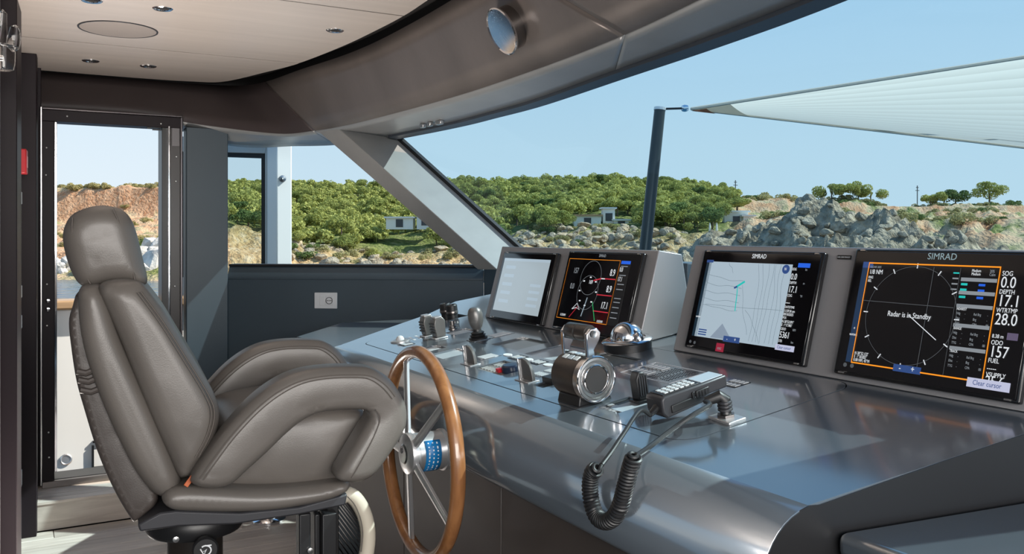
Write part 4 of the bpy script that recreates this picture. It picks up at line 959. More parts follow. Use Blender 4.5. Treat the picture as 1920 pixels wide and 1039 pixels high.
# ---- binoculars stowed on end in the recess
bi = thing('binoculars', 'black binoculars standing on end in the console recess', 'binoculars', k3(.41, 3.1, -.13))
for k, vv in enumerate((3.135, 3.075)):
    obj('barrel', MB().lathe([(.026, -.13), (.026, -.06), (.020, -.03), (.019, .01), (.022, .012), (.022, .045), (.019, .049), (.015, .049), (.014, .044), (.001, .044)], k3(.425, vv), KN, 28), M['rubber'], bi)
    obj('eyepiece_ring', MB().lathe([(.0225, .014), (.0232, .016), (.0232, .022), (.0225, .024)], k3(.425, vv), KN, 28), M['dsteel'], bi)
obj('bridge', MB().tube([k3(.425, 3.12, -.03), k3(.425, 3.09, -.03)], .012, 12), M['char'], bi)
# ================================================================ DISPLAY HOUSINGS AND DISPLAYS
HB, HT = Vector((1.527, 0, CAMZ - .31)), Vector((1.600, 0, CAMZ - .045))
HU = (HT - HB).normalized(); HN = Vector((-HU.z, 0, HU.x))            # up the face; out of the face towards the helmsman
HX = Vector((0, -1, 0))                                              # left to right on the face
def h3(a, b, h=0.): return HB + HX * a + HU * b + HN * h             # a = -y, b = height along the face
def hab(px, py): p = on_plane(px, py, HB, HN) - HB; return -p.y, p.dot(HU)
HR = Matrix((HX, HU, HN)).transposed()
def hbox(mb, a0, a1, b0, b1, h0, h1): return mb.box(h3((a0 + a1) / 2, (b0 + b1) / 2, (h0 + h1) / 2), (a1 - a0, b1 - b0, h1 - h0), HR)
def hm(a, b, h=.0): return Matrix.Translation(h3(a, b, h)) @ HR.to_4x4()
def housing(name, label, aL, aR, top, bot=.001):
    root = thing(name, label, 'display housing', h3((aL + aR) / 2, bot))
    f = [h3(aL, bot), h3(aL, top), h3(aL, top) + Vector((.085, 0, -.012)), h3(aL, bot) + Vector((.20, 0, .0305))]
    obj('body', MB().prism(f, (0, -(aR - aL), 0)), M['housing'], root, bevel=.003)
    return root
L0, L1 = hab(940, 467)[0], hab(1237, 463)[0]; LT = (hab(940, 467)[1] + hab(1237, 463)[1]) / 2
R0 = hab(1303, 462)[0]; R1 = -.80; RT = hab(1400, 461)[1]
hl = housing('display_housing', 'grey two-screen display housing at the port end of the console', L0, L1, LT)
hr = housing('display_housing', 'long grey display housing carrying the chart and radar screens', R0, R1, RT)
def display(name, label, cor, scr, dark=True):
    A = [hab(*p) for p in cor]; aL = (A[0][0] + A[3][0]) / 2; aR = (A[1][0] + A[2][0]) / 2; bT = (A[0][1] + A[1][1]) / 2; bB = (A[2][1] + A[3][1]) / 2
    Bq = [hab(*p) for p in scr]; sL = (Bq[0][0] + Bq[3][0]) / 2; sR = (Bq[1][0] + Bq[2][0]) / 2; sT = (Bq[0][1] + Bq[1][1]) / 2; sB = (Bq[2][1] + Bq[3][1]) / 2
    root = thing(name, label, 'display', h3((aL + aR) / 2, bB))
    obj('case', hbox(MB(), aL, aR, max(bB, .004), bT, .0004, .016), M['bezel'], root, bevel=.004)
    g = obj('glass_front', hbox(MB(), aL + .006, aR - .006, bB + .006, bT - .006, .014, .0175), M['screen'], root, bevel=.001, seg=1)
    if name != 'engine_display':
        for q in ((aL + .02, bT - .004), (aR - .02, bT - .004), (aL + .02, bB + .004), (aR - .02, bB + .004)):
            obj('corner_clip', hbox(MB(), q[0] - .006, q[0] + .006, q[1] - .0015, q[1] + .0015, .015, .0185), M['steel'], root)
    W, Hh = sR - sL, sT - sB
    def P(x, y): return sL + W * x, sT - Hh * y                    # 0..1 from the top left of the lit area
    return root, P, W, Hh, (aL, aR, bT, bB)
LV = .0182
def rect(root, P, x0, x1, y0, y1, m, lv=0, name='lit_area'):
    a0, b1 = P(x0, y0); a1, b0 = P(x1, y1); return obj(name, hbox(MB(), a0, a1, b0, b1, LV - .002 + lv * .0003, LV + lv * .0003), m, root, angle=0)
def line(root, P, pts, w, m, lv=2, name='chart_line', loop=False):
    q = [h3(*P(*p), LV + lv * .0003) for p in pts]; mb = MB(); n_ = len(q); ring = []
    for k in range(n_):
        a = q[k - 1] if (k or loop) else q[k]; b = q[(k + 1) % n_] if (k < n_ - 1 or loop) else q[k]; t = (b - a).normalized(); s_ = t.cross(HN) * w / 2; ring.append([q[k] - s_, q[k] + s_])
    mb.loft(ring, closed=False, caps=False, loop=loop); return obj(name, mb, m, root, angle=0, fix=False)
def txt(root, P, x, y, s, size, m, align='LEFT', sx=.8, lv=2): a, b = P(x, y); return text('lettering', s, m, root, hm(a, b, LV + lv * .0003), size, align, .0001, sx)
# -- 1: port display, dim chart page
dA, P, W, Hh, bx_ = display('side_display', 'portmost display of the four with a pale washed-out page', [(952, 475), (1054, 475), (1022, 614), (923, 598)], [(955, 488), (1042, 488), (1016, 595), (931, 583)])
rect(dA, P, 0, 1, 0, 1, M['lit_chart_pale'])
rect(dA, P, 0, 1, 0, .05, M['lit_chart'], 1)
for k in range(5): rect(dA, P, .08, .30, .14 + k * .16, .20 + k * .16, M['lit_chart'], 1, 'page_field')
for k in range(4): rect(dA, P, .70, .92, .45 + k * .12, .50 + k * .12, M['lit_chart'], 1, 'page_field')
# -- 2: engine / wind page
dB, P, W, Hh, bx_ = display('instrument_display', 'display with depth numbers and compass rose behind the chrome dome', [(1073, 475), (1212, 474), (1183, 640), (1043, 617)], [(1077, 489), (1190, 491), (1163, 614), (1052, 597)])
txt(dB, lambda x, y: (((bx_[0] + bx_[1]) / 2), bx_[2] - .014), 0, 0, 'SIMRAD', .013, M['lit_grey'], 'CENTER')
line(dB, P, [(0, 0), (.86, 0), (.86, 1), (0, 1)], .0015, M['lit_orange'], loop=True, name='frame_line')
rect(dB, P, .87, 1.02, 0, 1, M['black'], 0); rect(dB, P, .88, 1.02, .0, .05, M['lit_bright_blue'], 1)
for y_, s_ in ((.20, '8.9'), (.46, '8.9'), (.72, '17.1')): txt(dB, P, .82, y_, s_, .030, M['lit_white'], 'RIGHT', .7); rect(dB, P, .60, .84, y_ + .09, y_ + .105, M['lit_red'], 1, 'red_rule')
for y_, s_ in ((.20, '157'), (.46, '0.0')): txt(dB, P, .12, y_, s_, .026, M['lit_grey'], 'LEFT', .7)
txt(dB, P, .46, .37, '169', .018, M['lit_white'], 'CENTER', .75)
cir = lambda cx_, cy_, r_, n_=40: [(cx_ + r_ * math.cos(q * 2 * math.pi / n_), cy_ + r_ * W / Hh * math.sin(q * 2 * math.pi / n_)) for q in range(n_)]
line(dB, P, cir(.44, .30, .17), .0008, M['lit_grey'], loop=True, name='dial_ring'); line(dB, P, cir(.44, .54, .17), .0008, M['lit_grey'], loop=True, name='dial_ring')
for k in range(8):
    c_ = (.44 + .14 * math.cos(k * .785), .52 + .14 * W / Hh * math.sin(k * .785)); rect(dB, P, c_[0] - .012, c_[0] + .012, c_[1] - .010, c_[1] + .010, M['lit_white'], 1, 'dial_tick')
line(dB, P, [(.50, .34), (.62, .30)], .004, M['lit_red'], name='needle'); line(dB, P, [(.62, .30), (.68, .30)], .003, M['lit_white'], name='needle')
line(dB, P, [(.46, .62), (.42, .93)], .003, M['lit_chart'], name='course_line'); line(dB, P, [(.56, .68), (.66, .97)], .0022, M['lit_green'], name='course_line'); line(dB, P, [(.33, .78), (.22, .97)], .002, M['lit_red'], name='course_line')
line(dB, P, [(.24, .83), (.31, .73), (.37, .83), (.31, .80), (.24, .83)], .002, M['lit_white'], name='vessel_mark')
txt(dB, P, .06, .945, '0.155NM', .011, M['lit_white'], 'LEFT', .7); txt(dB, P, .70, .97, '0.055NM', .011, M['lit_white'], 'LEFT', .7)
for y_, s_ in ((.14, '0.0'), (.29, '17.1')): txt(dB, P, .88, y_, s_, .020, M['lit_white'], 'LEFT', .65)
for y_ in (.08, .22, .36, .44, .58, .64, .72, .80, .88): rect(dB, P, .89, .99, y_, y_ + .012, M['lit_grey'], 1, 'page_field')
# -- 3: chart
dC, P, W, Hh, bx_ = display('chart_display', 'display showing a pale blue depth chart with a teal track', [(1326, 474), (1556, 473), (1515, 690), (1293, 653)], [(1336, 493), (1530, 495), (1499, 659), (1306, 633)])
txt(dC, lambda x, y: (((bx_[0] + bx_[1]) / 2 + .005), bx_[2] - .015), 0, 0, 'SIMRAD', .016, M['lit_white'], 'CENTER', .85)
rect(dC, P, 0, .055, 0, 1, mat('lit menu bar', (.002, .003, .004), .15, emit=.8, ecol=(.012, .03, .05)), 0); rect(dC, P, .03, .85, .02, 1, M['lit_chart'], 0, 'chart_area')
rect(dC, P, .0, .07, 0, .035, M['lit_blue'], 2); rect(dC, P, .90, 1.0, 0, .05, M['lit_bright_blue'], 2)
rc = random.Random(2)
def cont(p0, p1, amp, n_=14, w=.0009):
    ph = rc.uniform(0, 6); pts = []
    for k in range(n_ + 1):
        t = k / n_; x = p0[0] + (p1[0] - p0[0]) * t; y = p0[1] + (p1[1] - p0[1]) * t; o_ = amp * (math.sin(5 * t + ph) + .5 * math.sin(11 * t + ph * 2)); dx, dy = p1[1] - p0[1], -(p1[0] - p0[0]); l_ = math.hypot(dx, dy); pts.append((x + dx / l_ * o_, y + dy / l_ * o_))
    line(dC, P, pts, w, M['lit_line'], 2, 'depth_contour')
for k in range(7): cont((.55 + .042 * k, .03), (.60 + .034 * k, .97), .012)
for k in range(5): cont((.05, .20 + .10 * k), (.42, .26 + .09 * k), .012)
cont((.08, .58), (.84, .57), .004); cont((.42, .3), (.55, .9), .01); cont((.25, .03), (.30, .16), .008); cont((.50, .6), (.70, .98), .01)
line(dC, P, [(.40, .63), (.385, .40), (.375, .32), (.43, .26)], .0030, M['lit_teal'], 3, 'track_line'); line(dC, P, [(.355, .34), (.44, .255)], .0055, M['lit_teal'], 3, 'track_line'); line(dC, P, [(.345, .345), (.375, .325)], .005, M['lit_blue'], 4, 'vessel_mark')
a0 = [h3(*P(*p), LV + .0005) for p in ((.20, .99), (.30, .80), (.42, .985))]; mb = MB(); mb.v += a0; mb.f.append((0, 1, 2)); obj('heading_wedge', mb, mat('lit wedge', (.01, .012, .014), .12, emit=.9, ecol=(.26, .33, .42)), dC, angle=0)
obj('compass_button', MB().lathe([(.001, 0), (.011, 0), (.011, -.001)], h3(*P(.80, .08), LV + .0012), HN, 20), M['lit_blue'], dC); txt(dC, P, .80, .08, 'N', .010, M['lit_white'], 'CENTER', lv=8)
rect(dC, P, .34, .50, .945, 1.015, M['lit_blue'], 3, 'zoom_bar'); txt(dC, P, .38, .98, '-', .014, M['lit_white'], 'CENTER', lv=6); txt(dC, P, .46, .98, '+', .014, M['lit_white'], 'CENTER', lv=6)
rect(dC, P, .84, 1.0, .955, 1.02, M['lit_tag'], 4, 'soft_key'); txt(dC, P, .92, .988, 'Clear cursor', .010, M['lit_blue'], 'CENTER', .8, 8)
for y_, s_, z_ in ((.075, 'SOG', .009), (.165, '0.0', .021), (.235, 'DEPTH', .009), (.315, '17.1', .022), (.385, 'COG', .009), (.465, '---', .018), (.52, 'DATE/TIME', .008), (.565, '11:59:36 am', .009), (.605, '09/10/2025', .009), (.645, 'POS', .008), (.69, "N 38°52.091'", .009), (.73, "E  1°17.985'", .009), (.775, 'ODO', .009), (.845, '5361', .021), (.915, 'STB', .009)): txt(dC, P, .855, y_, s_, z_, M['lit_white'], 'LEFT', .72)
for y_, s_ in ((.075, 'kn'), (.235, 'm'), (.385, '°M'), (.775, 'NM'), (.915, 'km')): txt(dC, P, .985, y_, s_, .008, M['lit_grey'], 'RIGHT', .7)
for k in range(3): rect(dC, P, .065, .15, .90 + k * .03, .915 + k * .03, M['lit_blue'], 2, 'page_field')
txt(dC, P, .03, .75, 'WAYPOINTS', .006, M['lit_white'], 'CENTER', .5)
rx0 = hab(1353, 650); rx1 = hab(1369, 664); obj('alert_tab', hbox(MB(), rx0[0], rx0[0] + .027, rx1[1], rx0[1] + .006, .017, .0183), mat('lit alert', (.01, .002, .003), .1, emit=.8, ecol=(.36, .02, .05)), dC); text('lettering', 'DSC', M['lit_grey'], dC, hm(rx0[0] + .0135, (rx0[1] + rx1[1]) / 2, .0188), .008, 'CENTER', .0001)
for px, py in ((1304, 643), (1312, 645)): a, b = hab(px, py); obj('power_mark', MB().lathe([(.0015, 0), (.004, .0002), (.004, .0008), (.0015, .0008)], h3(a, b, .0176), HN, 14), M['lit_dim'], dC)
# -- 4: radar
dD, P, W, Hh, bx_ = display('radar_display', 'large display reading Radar is in Standby in an orange frame', [(1614, 471), (1985, 475), (1900, 757), (1571, 702)], [(1630, 497), (1957, 508), (1886, 737), (1597, 671)])
aT, bT_ = hab(1777, 486); text('lettering', 'SIMRAD', mat('logo teal grey', (.02, .02, .02), .2, emit=.8, ecol=(.30, .42, .46)), dD, hm(aT, bT_, .0182), .019, 'CENTER', .0001, .95)
XR = .855
rect(dD, P, 0, .045, .03, 1, mat('lit blue side bar', (.002, .003, .006), .12, emit=.8, ecol=(.02, .045, .10)), 0, 'menu_bar'); rect(dD, P, 0, .07, -.01, .05, M['lit_blue'], 1, 'menu_tab')
line(dD, P, [(.045, .0), (XR, .0), (XR, 1), (.045, 1)], .0034, M['lit_orange'], 3, 'frame_line', loop=True)
line(dD, P, cir(.37, .49, .285, 72), .0010, M['lit_dim'], loop=True, name='range_ring')
for k in range(12):
    q = math.radians(30 * k); c0 = (.37 + .275 * math.cos(q), .49 + .275 * W / Hh * math.sin(q)); c1 = (.37 + .305 * math.cos(q), .49 + .305 * W / Hh * math.sin(q)); line(dD, P, [c0, c1], .0022, M['lit_white'], name='bearing_tick')
line(dD, P, [(.04, .38), (.63, .385)], .0012, M['lit_dim'], name='cursor_line'); line(dD, P, [(.475, .02), (.475, .97)], .0012, M['lit_dim'], name='cursor_line'); line(dD, P, [(.37, .49), (.56, .69)], .0016, M['lit_white'], name='heading_line')
txt(dD, P, .37, .49, 'Radar is in Standby', .0155, M['lit_white'], 'CENTER', .82, 4)
txt(dD, P, .055, .04, 'RADAR 2025', .007, M['lit_grey'], 'LEFT', .7); txt(dD, P, .055, .09, '1/8 NM', .014, M['lit_white'], 'LEFT', .75); txt(dD, P, .055, .145, 'RNG', .008, M['lit_white'], 'LEFT', .7); txt(dD, P, .055, .18, 'REL', .008, M['lit_white'], 'LEFT', .7)
for k, s_ in enumerate(("N 38°52.132'", "E  1°18.002'", '0.08 NM, 43°M')): txt(dD, P, .055, .905 + .033 * k, s_, .009, M['lit_white'], 'LEFT', .7)
txt(dD, P, .022, .73, 'WAYPOINTS', .006, M['lit_white'], 'CENTER', .55); txt(dD, P, .022, .665, '+', .010, M['lit_white'], 'CENTER')
rect(dD, P, .33, .50, .955, 1.02, M['lit_blue'], 4, 'zoom_bar'); txt(dD, P, .375, .985, '-', .018, M['lit_white'], 'CENTER', lv=8); txt(dD, P, .455, .985, '+', .018, M['lit_white'], 'CENTER', lv=8)
rect(dD, P, .775, 1.0, .975, 1.055, M['lit_tag'], 4, 'soft_key'); txt(dD, P, .885, 1.015, 'Clear cursor', .013, M['lit_blue'], 'CENTER', .8, 8)
line(dD, P, [(.635, .02), (.635, .99)], .0008, M['lit_dim'], name='divider_line')
for y_ in (.105, .225, .345, .52, .725): rect(dD, P, .645, XR - .01, y_, y_ + .032, M['lit_grey'], 1, 'section_bar')
for y_, x_, m_ in ((.155, .65, 'lit_teal'), (.205, .65, 'lit_teal'), (.27, .65, 'lit_teal'), (.155, .75, 'lit_bright_blue'), (.205, .75, 'lit_bright_blue'), (.27, .75, 'lit_bright_blue')): rect(dD, P, x_, x_ + .035, y_, y_ + .020, M[m_], 1, 'status_chip')
txt(dD, P, .70, .04, 'Medium', .008, M['lit_white'], 'LEFT', .7); txt(dD, P, .70, .07, 'Medium', .008, M['lit_white'], 'LEFT', .7); txt(dD, P, .80, .04, '20%', .008, M['lit_grey'], 'LEFT', .7); txt(dD, P, .80, .07, 'Calm', .008, M['lit_grey'], 'LEFT', .7)
for base, nm in ((.39, 'NEAREST'), (.565, 'RANGE'), (.77, 'TRACK')):
    txt(dD, P, .65, base, nm, .007, M['lit_white'], 'LEFT', .7)
    for k in range(3):
        for x_, s_ in ((.652, ('Hdg', 'Dist', 'TTG')[k]), (.70, '-'), (.75, ('Rel Brg', 'Brg', 'CPA')[k]), (.825, ('-', '-', '00')[k])): txt(dD, P, x_, base + .045 * (k + 1) - .005, s_, .007, M['lit_grey'], 'LEFT', .7)
for k in range(4): rect(dD, P, .595, .628, .06 + .05 * k, .072 + .05 * k, M['lit_teal'] if k == 0 else M['lit_grey'], 1, 'status_chip')
for y_, s_, z_ in ((.055, 'SOG', .013), (.135, '0.0', .030), (.215, 'DEPTH', .012), (.295, '17.1', .031), (.375, 'WTRTMP', .012), (.455, '28.0', .031), (.60, '8.38 m', .010), (.655, 'ODO', .012), (.735, '157', .030), (.81, 'FUEL', .012), (.875, '-----', .014), (.93, 'VSUPPLY', .012), (.985, '25.6', .026)): txt(dD, P, .868, y_, s_, z_, M['lit_white'], 'LEFT', .78)
rect(dD, P, .945, 1.0, .56, .62, mat('lit violet', (.01, .008, .012), .15, emit=.7, ecol=(.16, .13, .22)), 1, 'depth_graph')
for px, py in ((1595, 687), (1608, 689)): a, b = hab(px, py); obj('power_mark', MB().lathe([(.0018, 0), (.0045, .0002), (.0045, .0008), (.0018, .0008)], h3(a, b, .0176), HN, 14), M['lit_dim'], dD)
a, b = hab(1584, 483); pl_ = obj('name_plate', hbox(MB(), a - .018, a + .018, b - .0045, b + .0045, 0, .003), M['black'], hr); text('lettering', 'CALL SIGN 9HA4327', M['label_white'], pl_, hm(a, b, .0033), .0042, 'CENTER', .0001, .9)
# ================================================================ STEERING WHEEL
wc = on_x(786, 848, .838); WR = .2385; HUBX = -.024
wheel = thing('steering_wheel', 'large varnished wooden steering wheel with five metal spokes', 'steering wheel', wc)
WYAW = math.radians(3.0)
def wp(ang, r, x=0.): a = math.radians(ang); y_ = -math.sin(a) * r; return wc + Vector((x + y_ * math.sin(WYAW), y_ * math.cos(WYAW), math.cos(a) * r))      # angle from the top, clockwise as the helmsman sees it
mb = MB(); rings = []
for k in range(72):
    a = 5 * k; row = []
    for q in range(14):
        t = q * 2 * math.pi / 14; row.append(wp(a, WR + .0155 * math.cos(t), .0175 * math.sin(t)))
    rings.append(row)
obj('rim', MB().loft(rings, loop=True), M['wheel_wood'], wheel)
for k in range(5):
    a = -23 + 72 * k; A, B = wp(a, .030, HUBX), wp(a, WR - .008, 0)
    t = (B - A).normalized(); s_ = t.cross(Vector((1, 0, 0))).normalized(); rg = []
    for u_, wd in ((0, .0125), (.15, .011), (.8, .0095), (1, .010)):
        p = A.lerp(B, u_); f_ = Vector((1, 0, 0)); rg.append([p + s_ * wd - f_ * .0035, p + s_ * wd * .55 - f_ * .0065, p - s_ * wd * .55 - f_ * .0065, p - s_ * wd - f_ * .0035, p - s_ * wd + f_ * .004, p + s_ * wd + f_ * .004])
    obj('spoke', MB().loft(rg), M['alu'], wheel, bevel=.001, seg=1)
hub = obj('hub', MB().lathe([(.001, -.016), (.032, -.016), (.039, -.013), (.047, -.010), (.049, -.004), (.049, .004), (.045, .008), (.036, .010)], wc + Vector((HUBX, 0, 0)), (1, 0, 0), 40), M['alu'], wheel)
obj('hub_cap', MB().lathe([(.001, -.0195), (.020, -.019), (.024, -.016), (.024, -.0135)], wc + Vector((HUBX, 0, 0)), (1, 0, 0), 32), M['steel'], wheel)
obj('hub_mark', MB().lathe([(.004, -.0205), (.0065, -.0205), (.0065, -.0185), (.004, -.0185)], wc + Vector((HUBX, .004, .008)), (1, 0, 0), 14), M['char'], wheel)
obj('column', MB().lathe([(.043, .006), (.046, .010), (.046, .078), (.050, .080), (.050, .087)], wc + Vector((HUBX, 0, 0)), (1, 0, 0), 36), M['alu'], wheel)
# blue sticker wrapped round the column, with pale print
mb = MB(); rg = []
for q in range(15):
    a = math.radians(45 + 8 * q); d_ = Vector((0, -math.sin(a), math.cos(a))) * .0465; rg.append([wc + d_ + Vector((HUBX + .022, 0, 0)), wc + d_ + Vector((HUBX + .062, 0, 0))])
st = obj('sticker', MB().loft(rg, closed=False, caps=False), mat('blue sticker', (.01, .20, .50), .4), wheel, fix=False); st.modifiers.new('t', 'SOLIDIFY').thickness = .0006
pm = MB(); r5 = random.Random(8)
for j in range(3):
    a_ = 52
    while a_ < 150:
        L_ = r5.uniform(2, 8); xx = HUBX + .029 + j * .011
        rgs = []
        for q in (0, 1):
            a = math.radians(a_ + L_ * q); d_ = Vector((0, -math.sin(a), math.cos(a))) * .0474; rgs.append([wc + d_ + Vector((xx, 0, 0)), wc + d_ + Vector((xx + .0032, 0, 0))])
        pm.loft(rgs, closed=False, caps=False); a_ += L_ + r5.uniform(2, 9)
obj('sticker_print', pm, M['label_white'], st, angle=0)
# ================================================================ HELM CHAIR
CA = math.radians(6)                                     # the chair is turned a few degrees to starboard
CU = Vector((math.cos(CA), -math.sin(CA), 0)); CNv = Vector((math.sin(CA), math.cos(CA), 0)); CP = Vector((.45, 1.76, 0))
def on_c(px, py, off=0.):
    p = on_plane(px, py, CP + CNv * off, CNv) - CP; return Vector((p.dot(CU), p.z))
def c3(s, z, t): return CP + CU * s + CNv * t + Vector((0, 0, z))
chair = thing('helm_chair', 'greige leather helm chair on a black pedestal facing the steering wheel', 'chair', c3(-.12, 0, .26))
def pillow(name, px, t0, t1, r, m, off=None, n=110, bulge=.012, smooth=6, parent=None):
    """side outline (photo points on the near face of the part) made into an upholstered body from t0 to t1 with edges rounded by r"""
    off = t0 + r if off is None else off
    pts = [on_c(a, b, off) for a, b in px]
    pts = spline([Vector((p.x, p.y, 0)) for p in pts], smooth, True)
    pts = [Vector((p.x, p.y)) for p in resample(pts, n, True)]
    if area2(pts) < 0: pts = pts[::-1]
    segs = [(pts[k - 1], pts[k]) for k in range(n)]
    def dist(p):
        best = 9.
        for a, b in segs:
            dx, dy = b.x - a.x, b.y - a.y; l2 = dx * dx + dy * dy; q = ((p.x - a.x) * dx + (p.y - a.y) * dy) / l2 if l2 else 0; q = 0 if q < 0 else 1 if q > 1 else q
            ex, ey = p.x - a.x - dx * q, p.y - a.y - dy * q; e2 = ex * ex + ey * ey
            if e2 < best: best = e2
        return math.sqrt(best)
    def inside(p):
        c = False
        for a, b in segs:
            if (a.y > p.y) != (b.y > p.y) and p.x < (b.x - a.x) * (p.y - a.y) / (b.y - a.y) + a.x: c = not c
        return c
    inner = []
    for f_ in (.03, .12, .28, .5, .78, 1.1):
        for k, p in enumerate(inset(pts, r * f_)):
            if f_ > .4 and k % 2: continue
            if inside(p):
                d = dist(p)
                if d > r * f_ * .985: inner.append((p, d))
    xs = [p.x for p in pts]; ys = [p.y for p in pts]; g = .016; yv = min(ys)
    while yv < max(ys):
        xv = min(xs)
        while xv < max(xs):
            p = Vector((xv, yv))
            if inside(p):
                d = dist(p)
                if d > r * 1.25: inner.append((p, d))
            xv += g
        yv += g
    from mathutils.geometry import delaunay_2d_cdt
    kept, cells = [], {}
    for p, d in inner:                                    # thin out points that crowd each other
        md = .25 * max(.004, min(.016, d)) + .0012; cx_, cy_ = int(p.x / .008), int(p.y / .008)
        if any((q - p).length < md for i_ in (-1, 0, 1) for j_ in (-1, 0, 1) for q in cells.get((cx_ + i_, cy_ + j_), ())): continue
        cells.setdefault((cx_, cy_), []).append(p); kept.append((p, d))
    inner = kept
    vv, ee, ff, ov, oe, of = delaunay_2d_cdt(pts + [p for p, d in inner], [], [list(range(n))], 1, 1e-6)
    dd = []
    for k, src in enumerate(ov): dd.append(0. if any(q < n for q in src) else inner[src[0] - n][1] if src else dist(vv[k]))
    rmx = max(dd) or 1
    def hgt(d):
        q = min(1., d / r); q = math.sqrt(max(0, 1 - (1 - q) ** 2)) * r
        return q + bulge * min(1., max(0, d - r) / max(.02, rmx - r)) ** .7 if d > r else q
    H = [hgt(d) for d in dd]; nb = [set() for _ in vv]
    for f_ in ff:
        for k in range(3): nb[f_[k]].add(f_[k - 1]); nb[f_[k - 1]].add(f_[k])
    for _ in range(14): H = [h * .4 + .6 * sum(H[q] for q in nb[k]) / len(nb[k]) if dd[k] > r * .7 and nb[k] else h for k, h in enumerate(H)]
    mb = MB(); m_ = len(vv)
    for p, h in zip(vv, H): mb.v.append(c3(p.x, p.y, t0 + r - h))
    for p, h in zip(vv, H): mb.v.append(c3(p.x, p.y, t1 - r + h))
    for f_ in ff: mb.f.append(tuple(f_)); mb.f.append(tuple(q + m_ for q in f_)[::-1])
    bidx = {}
    for k, src in enumerate(ov):
        for q in src:
            if q < n: bidx[q] = k
    for k in range(n):
        a, b = bidx[k], bidx[(k + 1) % n]
        if a != b: mb.f.append((a, b, b + m_, a + m_))
    return obj(name, mb, m, parent or chair, angle=70)
CW = .50
def seam_on(name, px, off, parent, r=.0016, gap=.008, m=None):
    """double row of stitching lying on a near face"""
    a = [c3(*on_c(x, y, off), off - .0005) for x, y in px]; a = spline(a, 8)
    return obj(name, MB().tube(a, r, 5), m or M['thread'], parent)
# back shell, rear bolster, front cushion, headrest
shell = pillow('back_shell', [(146, 548), (135, 576), (128, 604), (132, 650), (142, 715), (157, 770), (182, 850), (212, 920), (243, 974), (252, 984), (275, 966), (296, 944), (292, 915), (272, 880), (235, 800), (205, 700), (186, 620), (176, 560)], .06, CW - .06, .018, M['leather_shade'], off=.06, bulge=.004)
for k, (y_, x0, x1) in enumerate(((700, 144, 178), (716, 147, 184), (735, 151, 190))):
    obj('pocket_fold', MB().tube([c3(*on_c(x0, y_ - 2, .05), .057), c3(*on_c((x0 + x1) / 2, y_ + 1, .05), .055), c3(*on_c(x1, y_ - 6, .05), .058)], .006, 8), M['leather_shade'], shell)
bol = pillow('back_bolster', [(147, 546), (150, 620), (170, 700), (208, 795), (251, 880), (283, 922), (306, 934), (328, 925), (340, 905), (330, 870), (296, 790), (256, 700), (225, 630), (206, 570), (192, 540), (168, 536)], .02, CW - .02, .042, M['leather'], off=.045)
back = pillow('backrest_cushion', [(184, 545), (192, 532), (215, 526), (243, 526), (268, 535), (292, 562), (318, 597), (350, 650), (382, 702), (404, 743), (413, 778), (406, 818), (388, 856), (362, 890), (344, 902), (334, 893), (318, 858), (290, 796), (256, 715), (226, 640), (202, 585)], .0, CW, .050, M['leather'], off=.03)
seam_on('seam', [(258, 548), (300, 605), (345, 676), (385, 742), (396, 775), (388, 815), (366, 858)], .0065, back)
seam_on('seam', [(264, 547), (306, 604), (351, 675), (391, 741), (402, 775), (394, 815), (372, 858)], .012, back)
head = pillow('headrest', [(117, 458), (119, 426), (138, 399), (182, 385), (222, 390), (244, 408), (257, 440), (268, 485), (277, 528), (262, 537), (235, 532), (205, 533), (172, 541), (148, 534), (130, 505)], .10, CW - .10, .052, M['leather'], off=.125)
seam_on('seam', [(212, 392), (226, 425), (240, 470), (252, 520), (254, 531)], .1115, head)
seam_on('seam', [(136, 408), (136, 440), (146, 480), (162, 518), (172, 536)], .115, head)
# seat
seatb = pillow('seat_base', [(304, 938), (318, 918), (360, 912), (480, 918), (560, 914), (640, 904), (658, 908), (652, 922), (610, 940), (530, 955), (450, 961), (370, 960), (322, 956)], .0, CW, .030, M['leather'], off=.02)
seat = pillow('seat_cushion', [(372, 905), (390, 850), (425, 800), (500, 776), (560, 770), (630, 768), (676, 769), (690, 784), (682, 822), (660, 880), (644, 904), (560, 912), (440, 914)], .055, CW - .055, .030, M['leather'], off=.075)
obj('recline_tag', MB().box(c3(*on_c(355, 903, -.004), -.002), (.022, .004, .009), Matrix.Rotation(-.9, 3, 'Y')), mat('orange tag', (.50, .12, .04), .5), chair, bevel=.001)
# armrests
ARM = [(364, 912), (360, 900), (384, 862), (425, 806), (470, 756), (515, 721), (560, 700), (610, 691), (662, 689), (700, 692), (730, 709), (750, 734), (763, 762), (765, 790), (757, 815), (735, 850), (710, 885), (690, 901), (665, 907), (642, 904), (632, 896), (645, 870), (664, 838), (684, 805), (696, 783), (690, 772), (672, 770), (640, 771), (600, 776), (568, 791), (538, 815), (502, 850), (462, 886), (436, 909), (402, 918)]
for k, t0 in enumerate((-.05, CW - .055)):
    if k == 0:
        arm_ = pillow('armrest', ARM, t0, t0 + .105, .030, M['leather'], off=-.035, n=150, smooth=5, bulge=.004)
        seam_on('seam', [(375, 898), (400, 862), (436, 815), (480, 768), (522, 735), (566, 714), (612, 705), (662, 703), (696, 706), (722, 722), (740, 744)], -.0455, arm_, r=.0013)
        seam_on('seam', [(381, 900), (405, 866), (440, 820), (484, 773), (526, 740), (568, 719), (613, 710), (662, 708), (692, 711), (717, 727), (735, 748)], -.0475, arm_, r=.0013)
        seam_on('seam', [(660, 896), (682, 856), (704, 812), (712, 784), (704, 768)], -.048, arm_, r=.0013)
    else:
        c = arm_.copy(); COL.objects.link(c); c.parent = chair; c.location = CNv * (t0 + .05)
        for ch in list(arm_.children): cc = ch.copy(); COL.objects.link(cc); cc.parent = c
